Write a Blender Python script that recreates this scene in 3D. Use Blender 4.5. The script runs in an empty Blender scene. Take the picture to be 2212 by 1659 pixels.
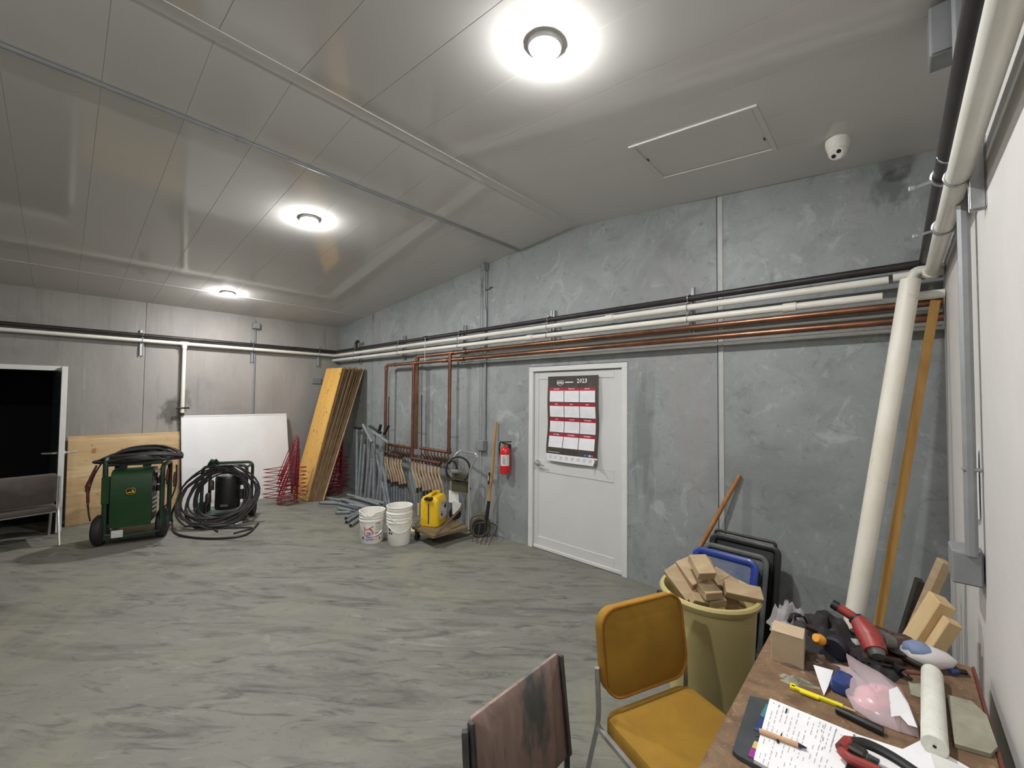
import bpy, math, random
from mathutils import Vector, Matrix
random.seed(7)
S = bpy.context.scene
COL = S.collection
V = Vector
# ------------------------------------------------------------------ camera
H = 1.70                                   # eye height
F = 898.02; CX, CY = 1106.0, 829.5         # focal length in pixels of the 2212 x 1659 frame
YAW, PIT, ROL = math.radians(42.678), math.radians(1.788), math.radians(0.475)
fw = V((-math.sin(YAW)*math.cos(PIT), math.cos(YAW)*math.cos(PIT), math.sin(PIT)))
r0 = V((math.cos(YAW), math.sin(YAW), 0)); u0 = r0.cross(fw)
rt = r0*math.cos(ROL)+u0*math.sin(ROL); up = u0*math.cos(ROL)-r0*math.sin(ROL)
EYE = V((0, 0, H))
cd = bpy.data.cameras.new('camera'); cam = bpy.data.objects.new('camera', cd); COL.objects.link(cam)
cd.sensor_fit = 'HORIZONTAL'; cd.sensor_width = 36; cd.lens = F/2212*36
cd.clip_start = 0.02
cam.matrix_world = Matrix(((rt.x, up.x, -fw.x, 0), (rt.y, up.y, -fw.y, 0), (rt.z, up.z, -fw.z, H), (0, 0, 0, 1)))
S.camera = cam
# measured points of the photograph turned into real places on known planes of the room
def ray(x, y): return (fw+rt*((x-CX)/F)-up*((y-CY)/F))
def at_z(x, y, z=0.0): d = ray(x, y); return EYE+d*((z-H)/d.z)
def at_y(x, y, Y): d = ray(x, y); return EYE+d*(Y/d.y)
def at_x(x, y, X): d = ray(x, y); return EYE+d*(X/d.x)
def at_d(x, y, D): return EYE+ray(x, y)*D
# ------------------------------------------------------------------ world, exposure
w = bpy.data.worlds.new('world'); S.world = w; w.use_nodes = True
w.node_tree.nodes['Background'].inputs[0].default_value = (.5, .52, .55, 1)
w.node_tree.nodes['Background'].inputs[1].default_value = .02
S.view_settings.view_transform = 'Standard'; S.view_settings.look = 'None'
S.view_settings.gamma = 1; S.view_settings.use_curve_mapping = False
S.view_settings.exposure = 1.82
LAMP = 330.0                                # radiance of the ceiling lamps' diffusers
# room
XL, XR, YB, YF = -8.0, 0.228, 3.676, -5.2
RX, RZ = -2.504, 3.528
def zc(x): return RZ-(.0906*(RX-x) if x < RX else .095*(x-RX))

# ------------------------------------------------------------------ materials
MATS = {}
def lin(c):
    return tuple((v/12.92 if v <= .04045 else ((v+.055)/1.055)**2.4) for v in [k/255 for k in c])
def mat(name, col, rough=.5, metal=0, col2=None, scale=8, stretch=(1, 1, 1), detail=5, contrast=(.35, .65),
        bump=0, bscale=60, spots=None, spec=.5, alpha=1, trans=0, emit=None, distort=.6, coat=0, rotz=0):
    m = bpy.data.materials.new(name); m.use_nodes = True; MATS[name] = m
    nt = m.node_tree; N = nt.nodes; Lk = nt.links; b = N['Principled BSDF']
    b.inputs['Roughness'].default_value = rough; b.inputs['Metallic'].default_value = metal
    b.inputs['Specular IOR Level'].default_value = spec
    b.inputs['Coat Weight'].default_value = coat
    b.inputs['Transmission Weight'].default_value = trans
    b.inputs['Alpha'].default_value = alpha
    c1 = lin(col)+(1,)
    b.inputs['Base Color'].default_value = c1
    tc = N.new('ShaderNodeTexCoord'); mp = N.new('ShaderNodeMapping'); mp.inputs['Scale'].default_value = stretch
    src = tc.outputs['Object']
    if rotz:
        m0 = N.new('ShaderNodeMapping'); m0.inputs['Rotation'].default_value = (0, 0, rotz); Lk.new(src, m0.inputs[0]); src = m0.outputs[0]
    Lk.new(src, mp.inputs[0])
    if col2:
        nz = N.new('ShaderNodeTexNoise'); nz.inputs['Scale'].default_value = scale; nz.inputs['Detail'].default_value = detail
        nz.inputs['Distortion'].default_value = distort; nz.inputs['Roughness'].default_value = .6
        Lk.new(mp.outputs[0], nz.inputs['Vector'])
        cr = N.new('ShaderNodeValToRGB'); cr.color_ramp.elements[0].position = contrast[0]; cr.color_ramp.elements[1].position = contrast[1]
        cr.color_ramp.elements[0].color = c1; cr.color_ramp.elements[1].color = lin(col2)+(1,)
        Lk.new(nz.outputs['Fac'], cr.inputs[0]); last = cr.outputs[0]
        for (sc, st, lo, hi, c3) in (spots or []):
            n2 = N.new('ShaderNodeTexNoise'); n2.inputs['Scale'].default_value = sc; n2.inputs['Detail'].default_value = 6
            n2.inputs['Distortion'].default_value = distort; n2.inputs['Roughness'].default_value = .65
            mp2 = N.new('ShaderNodeMapping'); mp2.inputs['Scale'].default_value = st; mp2.inputs['Location'].default_value = (sc*1.7, 3.1, sc)
            Lk.new(src, mp2.inputs[0]); Lk.new(mp2.outputs[0], n2.inputs['Vector'])
            r2 = N.new('ShaderNodeMapRange'); r2.inputs['From Min'].default_value = lo; r2.inputs['From Max'].default_value = hi
            Lk.new(n2.outputs['Fac'], r2.inputs['Value'])
            mx = N.new('ShaderNodeMix'); mx.data_type = 'RGBA'; mx.inputs[7].default_value = lin(c3)+(1,)
            Lk.new(r2.outputs[0], mx.inputs[0]); Lk.new(last, mx.inputs[6]); last = mx.outputs[2]
        Lk.new(last, b.inputs['Base Color'])
    if bump:
        n3 = N.new('ShaderNodeTexNoise'); n3.inputs['Scale'].default_value = bscale; n3.inputs['Detail'].default_value = 4
        Lk.new(mp.outputs[0], n3.inputs['Vector'])
        bp = N.new('ShaderNodeBump'); bp.inputs['Strength'].default_value = bump; bp.inputs['Distance'].default_value = .01
        Lk.new(n3.outputs['Fac'], bp.inputs['Height']); Lk.new(bp.outputs[0], b.inputs['Normal'])
    if emit:
        b.inputs['Emission Color'].default_value = emit[0]+(1,); b.inputs['Emission Strength'].default_value = emit[1]
    return m
M_floor = mat('concrete_floor', (112, 112, 104), .7, 0, (127, 126, 117), 1.6, (.8, 1.9, 1), 8, (.3, .7), .3, 12,
              [(2.2, (.45, 2.0, 1), .50, .68, (90, 90, 84)), (5, (.45, 2.2, 1), .54, .70, (70, 70, 66)), (13, (.6, 1.6, 1), .6, .78, (96, 96, 90)), (.6, (1, 1, 1), .5, .74, (131, 128, 111)), (4, (.5, 1.8, 1), .58, .78, (144, 142, 132)), (24, (1, 1.5, 1), .6, .76, (92, 92, 87))], distort=1.5, rotz=math.radians(-40))
M_wall = mat('painted_concrete_grey', (136, 141, 141), .5, 0, (156, 161, 161), 1.4, (1, 1, .8), 9, (.28, .72), .4, 9,
             [(2.0, (1, 1, .9), .54, .76, (118, 126, 126)), (5, (1, 1, 1), .58, .78, (108, 114, 114)), (3.2, (1, 1, .9), .58, .8, (184, 189, 190)), (12, (1.4, 1, .7), .6, .78, (174, 178, 178)), (16, (1, 1, 1), .6, .78, (112, 117, 117)), (.6, (1, 1, .35), .56, .76, (152, 147, 145))], distort=1.8)
M_wallL = mat('concrete_left_grey', (138, 134, 130), .6, 0, (160, 156, 151), 1.3, (1, 1, .5), 7, (.3, .7), .2, 20,
              [(5, (1, 2, .14), .56, .8, (122, 118, 114)), (9, (1, 3, .1), .62, .8, (180, 176, 170)), (.9, (1, 1, 1), .6, .8, (128, 126, 124))], distort=.4)
def stain(m, p, rad, col, strength=.8):
    nt = m.node_tree; N = nt.nodes; Lk = nt.links; b = N['Principled BSDF']
    tc = N.new('ShaderNodeTexCoord'); mp = N.new('ShaderNodeMapping'); mp.vector_type = 'POINT'
    mp.inputs['Scale'].default_value = [1/r for r in rad]; mp.inputs['Location'].default_value = [-p[k]/rad[k] for k in range(3)]
    Lk.new(tc.outputs['Object'], mp.inputs[0])
    nz = N.new('ShaderNodeTexNoise'); nz.inputs['Scale'].default_value = 2.2; nz.inputs['Detail'].default_value = 7; Lk.new(mp.outputs[0], nz.inputs['Vector'])
    ln = N.new('ShaderNodeVectorMath'); ln.operation = 'LENGTH'; Lk.new(mp.outputs[0], ln.inputs[0])
    ad = N.new('ShaderNodeMath'); ad.operation = 'ADD'; Lk.new(ln.outputs['Value'], ad.inputs[0])
    mu = N.new('ShaderNodeMath'); mu.operation = 'MULTIPLY'; mu.inputs[1].default_value = 1.9; Lk.new(nz.outputs['Fac'], mu.inputs[0]); Lk.new(mu.outputs[0], ad.inputs[1])
    mr = N.new('ShaderNodeMapRange'); mr.inputs['From Min'].default_value = 1.9; mr.inputs['From Max'].default_value = 1.35; mr.inputs['To Max'].default_value = strength
    Lk.new(ad.outputs[0], mr.inputs['Value'])
    mx = N.new('ShaderNodeMix'); mx.data_type = 'RGBA'; mx.inputs[7].default_value = lin(col)+(1,)
    src = b.inputs['Base Color'].links[0].from_socket
    Lk.new(mr.outputs[0], mx.inputs[0]); Lk.new(src, mx.inputs[6]); Lk.new(mx.outputs[2], b.inputs['Base Color'])
stain(M_wallL, (0, 1.14, 1.42), (1, .17, .26), (84, 80, 76)); stain(M_wallL, (0, 1.30, 1.62), (1, .1, .2), (104, 100, 96), .6)
stain(M_wall, (.0, 0, 3.10), (.13, 1, .16), (98, 104, 104), .8)
stain(M_wall, (-.7, 0, 1.05), (.6, 1, .4), (116, 118, 120), .45); stain(M_wall, (-1.72, 0, 1.3), (.14, 1, .8), (108, 112, 113), .6)
stain(M_wall, (-1.45, 0, 3.05), (.2, 1, .16), (116, 122, 120), .5); stain(M_wall, (-4.5, 0, .55), (.6, 1, .5), (112, 114, 114), .6)
M_wallR = mat('white_painted_wall', (212, 209, 206), .5, 0, (220, 217, 214), 2, (1, 1, 1), 4, (.3, .7), .08, 60)
M_ceil = mat('gloss_ceiling_panel', (206, 205, 201), .09, 0, (211, 210, 206), .5, (1, 1, 1), 4, (.3, .7), .005, 2.0, spec=.5)
M_trim = mat('painted_trim', (185, 186, 184), .45, 0, (170, 172, 170), 4)
M_dark = mat('unlit_look_passage', (30, 31, 34), .8, 0, (24, 25, 28), 3)  # near-black colour stands in for the unlit passage
M_door = mat('grey_white_door', (206, 206, 205), .4, 0, (211, 211, 210), 2, bump=.03, bscale=40)
M_doorshade = mat('shade_toned_door', (52, 62, 62), .35, 0, (60, 70, 70), 2)  # grey door leaf; the shade on its face is put into this colour
M_frame = mat('door_frame_paint', (222, 222, 220), .4, 0, (212, 212, 210), 3)
M_blackp = mat('black_pipe', (40, 36, 36), .45, .2, (54, 50, 50), 6, (1, 1, 1))
M_wpipe = mat('white_pvc', (234, 232, 224), .35, 0, (226, 223, 212), 3, (1, 1, 1), bump=.02)
M_wpipe2 = mat('white_pvc_dirty', (242, 239, 229), .45, 0, (230, 224, 208), 4, (1, 1, .5), spots=[(9, (1, 1, 1), .62, .8, (190, 178, 150))])
M_copper = mat('copper', (168, 118, 92), .33, .85, (116, 86, 71), 4, (1, 1, 1), 5, (.3, .7))
M_copperd = mat('copper_dull', (128, 84, 66), .45, .7, (98, 68, 56), 7)
M_zinc = mat('zinc_steel', (190, 192, 194), .35, .8, (165, 168, 170), 10)
M_conduit = mat('grey_conduit', (150, 153, 155), .4, .25, (138, 141, 143), 6)
M_boxgrey = mat('grey_plastic_box', (138, 141, 143), .5, 0, (128, 131, 133), 6)
M_ply = mat('plywood', (204, 176, 132), .55, 0, (188, 154, 108), 3, (1, .35, 3), 6, (.3, .7), .05, 30, [(7, (1, 1, 1.6), .62, .67, (150, 110, 66)), (2, (1, .5, 3), .5, .68, (216, 192, 150))])
M_plyy = mat('yellow_plywood', (222, 176, 92), .5, 0, (204, 154, 74), 3, (2, 1, .3), 6, (.3, .7), .05, 30, [(14, (1, 1, 1), .61, .65, (104, 68, 34)), (2, (1, 1, 1), .6, .8, (226, 190, 120))])
M_plye = mat('brown_panel_edge', (142, 116, 84), .7, 0, (106, 84, 60), 6, (4, 4, .5), 6, (.3, .7), .1, 30)
M_white = mat('white_board', (228, 228, 228), .35, 0, (220, 220, 221), 2)
M_wplas = mat('white_pail_plastic', (240, 238, 230), .4, 0, (232, 230, 222), 4)
M_cream = mat('cream_inside', (228, 224, 200), .5, 0, (218, 212, 186), 5)
M_green = mat('machine_green', (24, 62, 28), .45, 0, (21, 56, 25), 5)
M_greend = mat('machine_dark_green', (34, 58, 40), .5, 0, (24, 40, 28), 8)
M_black = mat('black_rubber', (26, 26, 27), .6, 0, (34, 34, 35), 12)
M_hose = mat('black_hose', (44, 40, 40), .5, 0, (34, 31, 31), 12)
M_blackpl = mat('black_plastic', (24, 24, 26), .4, 0, (32, 32, 34), 10)
M_iron = mat('dark_iron', (58, 54, 50), .5, .6, (78, 72, 66), 12)
M_yel = mat('yellow_jerry_plastic', (236, 196, 40), .4, 0, (222, 178, 34), 5, spots=[(7, (1, 1, .6), .64, .78, (150, 110, 40))])
M_emby = mat('emblem_yellow', (236, 200, 40), .4)
M_red = mat('red_wire_paint', (150, 24, 46), .45, 0, (116, 18, 36), 8)
M_gun = mat('dark_red_grip', (96, 30, 32), .5, 0, (70, 24, 26), 8)
M_redx = mat('extinguisher_red', (206, 34, 44), .25, 0, (196, 30, 40), 4, coat=.4)
M_brass = mat('brass', (196, 160, 80), .3, .9, (170, 132, 62), 9)
M_label = mat('white_label', (214, 214, 212), .5, 0, (204, 204, 202), 14)
M_printb = mat('print_black', (30, 30, 32), .6)
M_printg = mat('print_grey', (150, 150, 152), .6)
M_printl = mat('print_light_grey', (182, 182, 184), .6)
M_printr = mat('print_red', (206, 36, 44), .5)
M_prints = mat('print_violet', (140, 142, 196), .5)
M_calred = mat('calendar_red', (178, 32, 60), .5, 0, (166, 28, 54), 20)
M_calbg = mat('calendar_dark_wood_print', (58, 50, 46), .45, 0, (86, 76, 70), 3, (5, 1, .8), 5, (.3, .75))
M_paper = mat('white_paper', (238, 238, 240), .6, 0, (230, 230, 233), 8)
M_icb = mat('icon_blue', (70, 120, 200), .5); M_icp = mat('icon_pink', (220, 90, 120), .5); M_icw = mat('icon_white', (230, 230, 230), .5)
M_foam = mat('grey_foam_tube', (134, 140, 143), .75, 0, (116, 122, 125), 9)
M_pex = mat('tan_tubing', (190, 160, 128), .5, 0, (164, 134, 104), 9)
M_sleeve = mat('grey_sleeve', (122, 128, 132), .6, 0, (104, 108, 112), 9)
M_deck = mat('worn_deck_wood', (134, 116, 84), .7, 0, (104, 90, 64), 4, (1, 4, 1), 6, (.3, .7), .1, 40)
M_olive = mat('olive_metal', (104, 102, 76), .55, .2, (82, 80, 62), 9)
M_chrome = mat('chrome_tube', (200, 200, 198), .25, .6, (180, 180, 178), 8)
M_rust = mat('rusty_bar', (112, 92, 74), .6, .4, (88, 70, 56), 14)
M_handle = mat('ash_handle_wood', (190, 146, 92), .5, 0, (166, 120, 70), 5, (6, 6, .6))
M_handle2 = mat('worn_handle_wood', (170, 118, 64), .5, 0, (140, 92, 48), 5, (6, 6, .6))
M_bin = mat('beige_bin_plastic', (192, 178, 124), .5, 0, (182, 168, 114), 4, bump=.05, bscale=50)
M_lum = mat('lumber_offcut', (182, 160, 127), .65, 0, (158, 134, 102), 5, (1, 1, 5), 6, (.3, .7), .08, 40)
M_lum2 = mat('pale_lumber', (214, 188, 144), .6, 0, (196, 164, 116), 4, (3, 3, .6), 6, (.3, .7), .05, 40)
M_lath = mat('lath_wood', (216, 172, 100), .55, 0, (180, 128, 62), 3, (4, 4, .5), 6, (.3, .7))
M_blue = mat('blue_tray_plastic', (32, 60, 150), .35, 0, (28, 52, 130), 5, coat=.2)
M_bluein = mat('blue_tray_scuffed', (108, 114, 124), .6, 0, (72, 86, 122), 5, (1, 1, 1), 6, (.3, .65), .1, 30, [(9, (1, 1, 1), .58, .72, (134, 138, 140))])
M_greytray = mat('grey_tray_plastic', (92, 96, 96), .5, 0, (70, 74, 74), 6)
M_mustard = mat('mustard_upholstery', (160, 122, 36), .85, 0, (140, 104, 26), 6, (1, 1, 1), 6, (.3, .7), .12, 260)
M_mustd = mat('mustard_piping', (166, 112, 26), .8, 0, (146, 96, 22), 6)
M_brown = mat('worn_brown_vinyl', (156, 134, 124), .55, 0, (118, 98, 91), 3.5, (7, 7, .5), 7, (.3, .7), .1, 60,
              [(30, (2, 2, .2), .58, .74, (158, 138, 128)), (18, (2, 2, .25), .62, .76, (78, 64, 60))])
stain(M_brown, (.05, 0, .72), (.085, 1, .16), (64, 80, 80), .85)
M_brownd = mat('dark_brown_seat', (88, 78, 74), .6, 0, (74, 66, 62), 6)
M_steelsq = mat('dull_square_tube', (168, 167, 163), .35, .35, (140, 139, 136), 9)
M_darkmet = mat('dark_square_tube', (96, 94, 92), .4, .4, (70, 68, 67), 9)
M_table = mat('worn_particle_board', (132, 106, 80), .6, 0, (96, 72, 54), 9, (1, 1, 1), 9, (.32, .68), .15, 90,
              [(5, (1, 1, 1), .55, .72, (78, 58, 46)), (40, (1, 1, 1), .58, .72, (164, 138, 108)), (75, (1, 1, 1), .6, .75, (66, 48, 38))], distort=1.2)
M_tabred = mat('reddish_edge_band', (112, 56, 48), .5, 0, (92, 46, 40), 9)
M_card = mat('cardboard', (188, 168, 140), .75, 0, (178, 158, 130), 8)
M_spool = mat('dark_spool_plastic', (26, 28, 42), .5)
M_film = mat('clear_plastic_film', (215, 215, 218), .22, 0, trans=.0, alpha=.38)
M_filmp = mat('pink_plastic_film', (232, 214, 219), .2, 0, alpha=.42)
M_pink = mat('pink_powder', (236, 160, 172), .7, 0, (240, 178, 188), 10)
M_cloth = mat('black_cloth', (36, 34, 36), .85, 0, (48, 44, 44), 14, bump=.2, bscale=120)
M_toolred = mat('tool_red', (160, 58, 52), .45, 0, (122, 42, 40), 8, spots=[(16, (1, 1, 1), .55, .7, (58, 40, 40))])
M_toolgrey = mat('tool_grey', (120, 120, 118), .45, .4, (96, 96, 94), 12)
M_tan = mat('brown_leather', (84, 62, 50), .7, 0, (64, 46, 38), 14)
M_orange = mat('orange_cap', (224, 150, 46), .4)
M_navy = mat('navy_plastic', (40, 58, 112), .4, 0, (48, 66, 122), 9)
M_bluegrey = mat('blue_grey_plastic', (120, 136, 168), .4, 0, (110, 126, 158), 9)
M_softwhite = mat('soft_white_plastic', (214, 210, 210), .4, 0, (204, 200, 200), 9)
M_yknife = mat('bright_yellow_plastic', (236, 222, 36), .4, 0, (222, 206, 30), 9)
M_slab = mat('grey_green_board', (158, 156, 138), .7, 0, (134, 132, 114), 9, bump=.15, bscale=60)
M_tube = mat('speckled_white_tube', (226, 226, 216), .5, 0, (214, 214, 202), 26, bump=.1, bscale=120, spots=[(60, (1, 1, 1), .66, .76, (170, 168, 156))])
M_slate = mat('slate_cover', (52, 54, 58), .5, 0, (70, 76, 80), 5)
M_teal = mat('teal_tab', (70, 120, 130), .5); M_magenta = mat('magenta_tab', (150, 50, 140), .5); M_tabtan = mat('tan_tab', (206, 176, 120), .5)
M_pencil = mat('kraft_pen', (206, 166, 126), .5, 0, (190, 150, 110), 9)
M_navyt = mat('dark_pen_tip', (34, 34, 62), .4)
M_lamp = mat('lamp_diffuser', (255, 255, 255), .4, emit=((1, .99, .975), LAMP))
M_stain = mat('dark_stain', (96, 90, 84), .7, 0, (120, 114, 108), 7, contrast=(.35, .7))

# ------------------------------------------------------------------ mesh builder
def frame_z(d, hint=V((0, 0, 1))):
    z = V(d).normalized()
    h = V(hint)
    if abs(z.dot(h.normalized())) > .98: h = V((1, 0, 0))
    x = h.cross(z).normalized(); y = z.cross(x)
    return Matrix((x, y, z)).transposed()
def rotm(rx=0, ry=0, rz=0):
    return (Matrix.Rotation(rz, 3, 'Z') @ Matrix.Rotation(ry, 3, 'Y') @ Matrix.Rotation(rx, 3, 'X'))
WM = {}
USED = []
class MB:
    def __init__(s): s.v = []; s.f = []
    def add(s, vs, fs):
        o = len(s.v); s.v += [V(v) for v in vs]; s.f += [tuple(i+o for i in f) for f in fs]; return s
    def box(s, c, d, R=None, ch=.003):
        R = R or Matrix.Identity(3); c = V(c); h = [k/2 for k in d]; ch = min(ch, min(h)*.45)
        vs = []; idx = {}
        for sx in (-1, 1):
            for sy in (-1, 1):
                for sz in (-1, 1):
                    for ax in range(3):
                        p = [sx*h[0], sy*h[1], sz*h[2]]
                        for k in range(3):
                            if k != ax: p[k] -= (sx, sy, sz)[k]*ch
                        idx[(sx, sy, sz, ax)] = len(vs); vs.append(c+R @ V(p))
        fs = []
        for ax in range(3):
            a, b = [k for k in range(3) if k != ax]
            for sg in (-1, 1):
                q = []
                for (p, r) in ((-1, -1), (1, -1), (1, 1), (-1, 1)):
                    k = [0, 0, 0]; k[ax] = sg; k[a] = p; k[b] = r; q.append(idx[(k[0], k[1], k[2], ax)])
                flip = (sg < 0) ^ (ax == 1)
                fs.append(tuple(reversed(q)) if flip else tuple(q))
        for ax in range(3):
            a, b = [k for k in range(3) if k != ax]
            for p in (-1, 1):
                for r in (-1, 1):
                    q = []
                    for (e, g) in ((-1, a), (1, a), (1, b), (-1, b)):
                        k = [0, 0, 0]; k[ax] = e; k[a] = p; k[b] = r; q.append(idx[(k[0], k[1], k[2], g)])
                    fs.append(tuple(q))
        for sx in (-1, 1):
            for sy in (-1, 1):
                for sz in (-1, 1): fs.append(tuple(idx[(sx, sy, sz, k)] for k in range(3)))
        return s.add(vs, fs)
    def tube(s, pts, r, seg=10, closed=False, cap=True, flat=None):
        P = [V(p) for p in pts]; n = len(P)
        T = []
        for i in range(n):
            a = P[(i-1) % n] if (closed or i > 0) else P[i]; b = P[(i+1) % n] if (closed or i < n-1) else P[i]
            t = (b-a); T.append(t.normalized() if t.length > 1e-9 else V((0, 0, 1)))
        nrm = T[0].orthogonal().normalized()
        if flat is not None:
            nrm = (V(flat)-T[0]*V(flat).dot(T[0])).normalized()
        vs = []
        for i in range(n):
            nrm = (nrm-T[i]*nrm.dot(T[i])).normalized(); bn = T[i].cross(nrm)
            rr = r[i] if isinstance(r, (list, tuple)) else r
            for k in range(seg):
                a = 2*math.pi*(k+.5)/seg; vs.append(P[i]+(nrm*math.cos(a)+bn*math.sin(a))*rr)
        fs = []
        for i in range(n if closed else n-1):
            j = (i+1) % n
            for k in range(seg):
                l = (k+1) % seg; fs.append((i*seg+k, i*seg+l, j*seg+l, j*seg+k))
        if cap and not closed: fs += [tuple(range(seg-1, -1, -1)), tuple((n-1)*seg+k for k in range(seg))]
        return s.add(vs, fs)
    def lathe(s, prof, o=(0, 0, 0), R=None, seg=24, cap=(True, True), fn=None):
        R = R or Matrix.Identity(3); o = V(o); vs = []
        for (r, z) in prof:
            for k in range(seg):
                a = 2*math.pi*k/seg; p = V((r*math.cos(a), r*math.sin(a), z))
                if fn: p = fn(p, a)
                vs.append(o+R @ p)
        fs = []
        for i in range(len(prof)-1):
            for k in range(seg):
                l = (k+1) % seg; fs.append((i*seg+k, i*seg+l, (i+1)*seg+l, (i+1)*seg+k))
        if cap[0]: fs.append(tuple(range(seg-1, -1, -1)))
        if cap[1]: fs.append(tuple((len(prof)-1)*seg+k for k in range(seg)))
        return s.add(vs, fs)
    def prism(s, poly, ext):
        n = len(poly); e = V(ext); P = [V(p) for p in poly]
        vs = P+[p+e for p in P]
        fs = [tuple(range(n-1, -1, -1)), tuple(range(n, 2*n))]+[(i, (i+1) % n, n+(i+1) % n, n+i) for i in range(n)]
        return s.add(vs, fs)
    def grid(s, fn, nu, nv, th=0, n=None):
        vs = [V(fn(i/nu, j/nv)) for j in range(nv+1) for i in range(nu+1)]; W = nu+1
        fs = [(j*W+i, j*W+i+1, (j+1)*W+i+1, (j+1)*W+i) for j in range(nv) for i in range(nu)]
        if th:
            N = V(n); m = len(vs); top = vs; vs = top+[v-N*th for v in top]
            fs2 = [tuple(reversed([k+m for k in f])) for f in fs]
            ring = [i for i in range(W)]+[j*W+nu for j in range(1, nv+1)]+[nv*W+i for i in range(nu-1, -1, -1)]+[j*W for j in range(nv-1, 0, -1)]
            side = [(ring[(k+1) % len(ring)], ring[k], ring[k]+m, ring[(k+1) % len(ring)]+m) for k in range(len(ring))]
            fs = fs+fs2+side
        return s.add(vs, fs)
    def pad(s, w, h, r, prof, o=(0, 0, 0), R=None, cs=6, warp=None):
        """rounded rectangle in local xy with rings (inset, z); closed both ends"""
        R = R or Matrix.Identity(3); o = V(o); vs = []; n = 0
        for (ins, z) in prof:
            rr = max(r-ins, .001); a, b = w/2-ins-rr, h/2-ins-rr; ring = []
            for qx, qy, a0 in ((1, 1, 0), (-1, 1, 90), (-1, -1, 180), (1, -1, 270)):
                for k in range(cs+1):
                    t = math.radians(a0+90*k/cs); ring.append(V((qx*a+rr*math.cos(t), qy*b+rr*math.sin(t), z)))
            n = len(ring); vs += [o+R @ (warp(p) if warp else p) for p in ring]
        fs = []
        for i in range(len(prof)-1):
            for k in range(n):
                l = (k+1) % n; fs.append((i*n+k, i*n+l, (i+1)*n+l, (i+1)*n+k))
        fs += [tuple(range(n-1, -1, -1)), tuple((len(prof)-1)*n+k for k in range(n))]
        return s.add(vs, fs)
    def text(s, body, size, o, X, Y, align='LEFT', bold=0, fn=None):
        cu = bpy.data.curves.new('t', 'FONT'); cu.body = body; cu.size = size; cu.align_x = align; cu.resolution_u = 1; cu.offset = bold
        ob = bpy.data.objects.new('t', cu); COL.objects.link(ob)
        dg = bpy.context.evaluated_depsgraph_get(); me = bpy.data.meshes.new_from_object(ob.evaluated_get(dg))
        X = V(X); Y = V(Y); o = V(o)
        s.add([o+X*v.co.x+Y*v.co.y for v in me.vertices], [tuple(p.vertices) for p in me.polygons])
        bpy.data.objects.remove(ob); bpy.data.curves.remove(cu); bpy.data.meshes.remove(me)
        return s
    def build(s, name, m, parent=None, local=False, sharp=35, origin=None, **tags):
        vs = s.v
        root = None
        if parent is not None and not local:
            inv = WM[parent.name].inverted(); vs = [inv @ v for v in vs]
        elif parent is None and not local:
            lo = [min(v[k] for v in vs) for k in range(3)]; hi = [max(v[k] for v in vs) for k in range(3)]
            root = V(origin) if origin is not None else V(((lo[0]+hi[0])/2, (lo[1]+hi[1])/2, lo[2])); vs = [v-root for v in vs]
        me = bpy.data.meshes.new(name); me.from_pydata([tuple(v) for v in vs], [], s.f); me.validate(); 
        me.shade_smooth(); me.set_sharp_from_angle(angle=math.radians(sharp))
        me.materials.append(m)
        o = bpy.data.objects.new(name, me); COL.objects.link(o)
        if parent is not None: o.parent = parent; WM[o.name] = WM[parent.name]
        else:
            o.location = root or (0, 0, 0); WM[o.name] = Matrix.Translation(root or V((0, 0, 0)))
        for k, v in tags.items(): o[k] = v
        return o
def thing(name, label, cat, loc=(0, 0, 0), rz=0, group=None, R=None):
    o = bpy.data.objects.new(name, None); COL.objects.link(o); o.empty_display_size = .1
    o.location = loc; o.rotation_euler = (0, 0, rz)
    WM[o.name] = Matrix.Translation(V(loc)) @ Matrix.Rotation(rz, 4, 'Z')
    o['label'] = label; o['category'] = cat
    if group: o['group'] = group
    return o
def setting(name, loc=(0, 0, 0)):
    o = bpy.data.objects.new(name, None); COL.objects.link(o); o.location = loc; WM[o.name] = Matrix.Translation(V(loc)); o['kind'] = 'structure'
    return o
def dup(root, loc, rz=None, label=None, group=None):
    r = root.copy(); COL.objects.link(r); r.location = loc
    if rz is not None: r.rotation_euler = (0, 0, rz)
    WM[r.name] = Matrix.Translation(V(loc)) @ Matrix.Rotation(r.rotation_euler.z, 4, 'Z')
    if label: r['label'] = label
    if group: r['group'] = group
    for c in list(root.children):
        d = c.copy(); COL.objects.link(d); d.parent = r; WM[d.name] = WM[r.name]
        for g in list(c.children):
            e = g.copy(); COL.objects.link(e); e.parent = d; WM[e.name] = WM[r.name]
    return r
def arc(c, r, a0, a1, n, X, Y):
    c = V(c); X = V(X); Y = V(Y)
    return [c+X*(r*math.cos(math.radians(a0+(a1-a0)*k/n)))+Y*(r*math.sin(math.radians(a0+(a1-a0)*k/n))) for k in range(n+1)]
def bend(pts, r, n=5):
    """polyline with rounded corners"""
    P = [V(p) for p in pts]; out = [P[0]]
    for i in range(1, len(P)-1):
        a = (P[i-1]-P[i]); b = (P[i+1]-P[i]); ra = min(r, a.length*.45, b.length*.45)
        p0 = P[i]+a.normalized()*ra; p1 = P[i]+b.normalized()*ra
        for k in range(n+1):
            t = k/n; out.append(p0*(1-t)**2+P[i]*2*t*(1-t)+p1*t*t)
    out.append(P[-1]); return out
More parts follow.
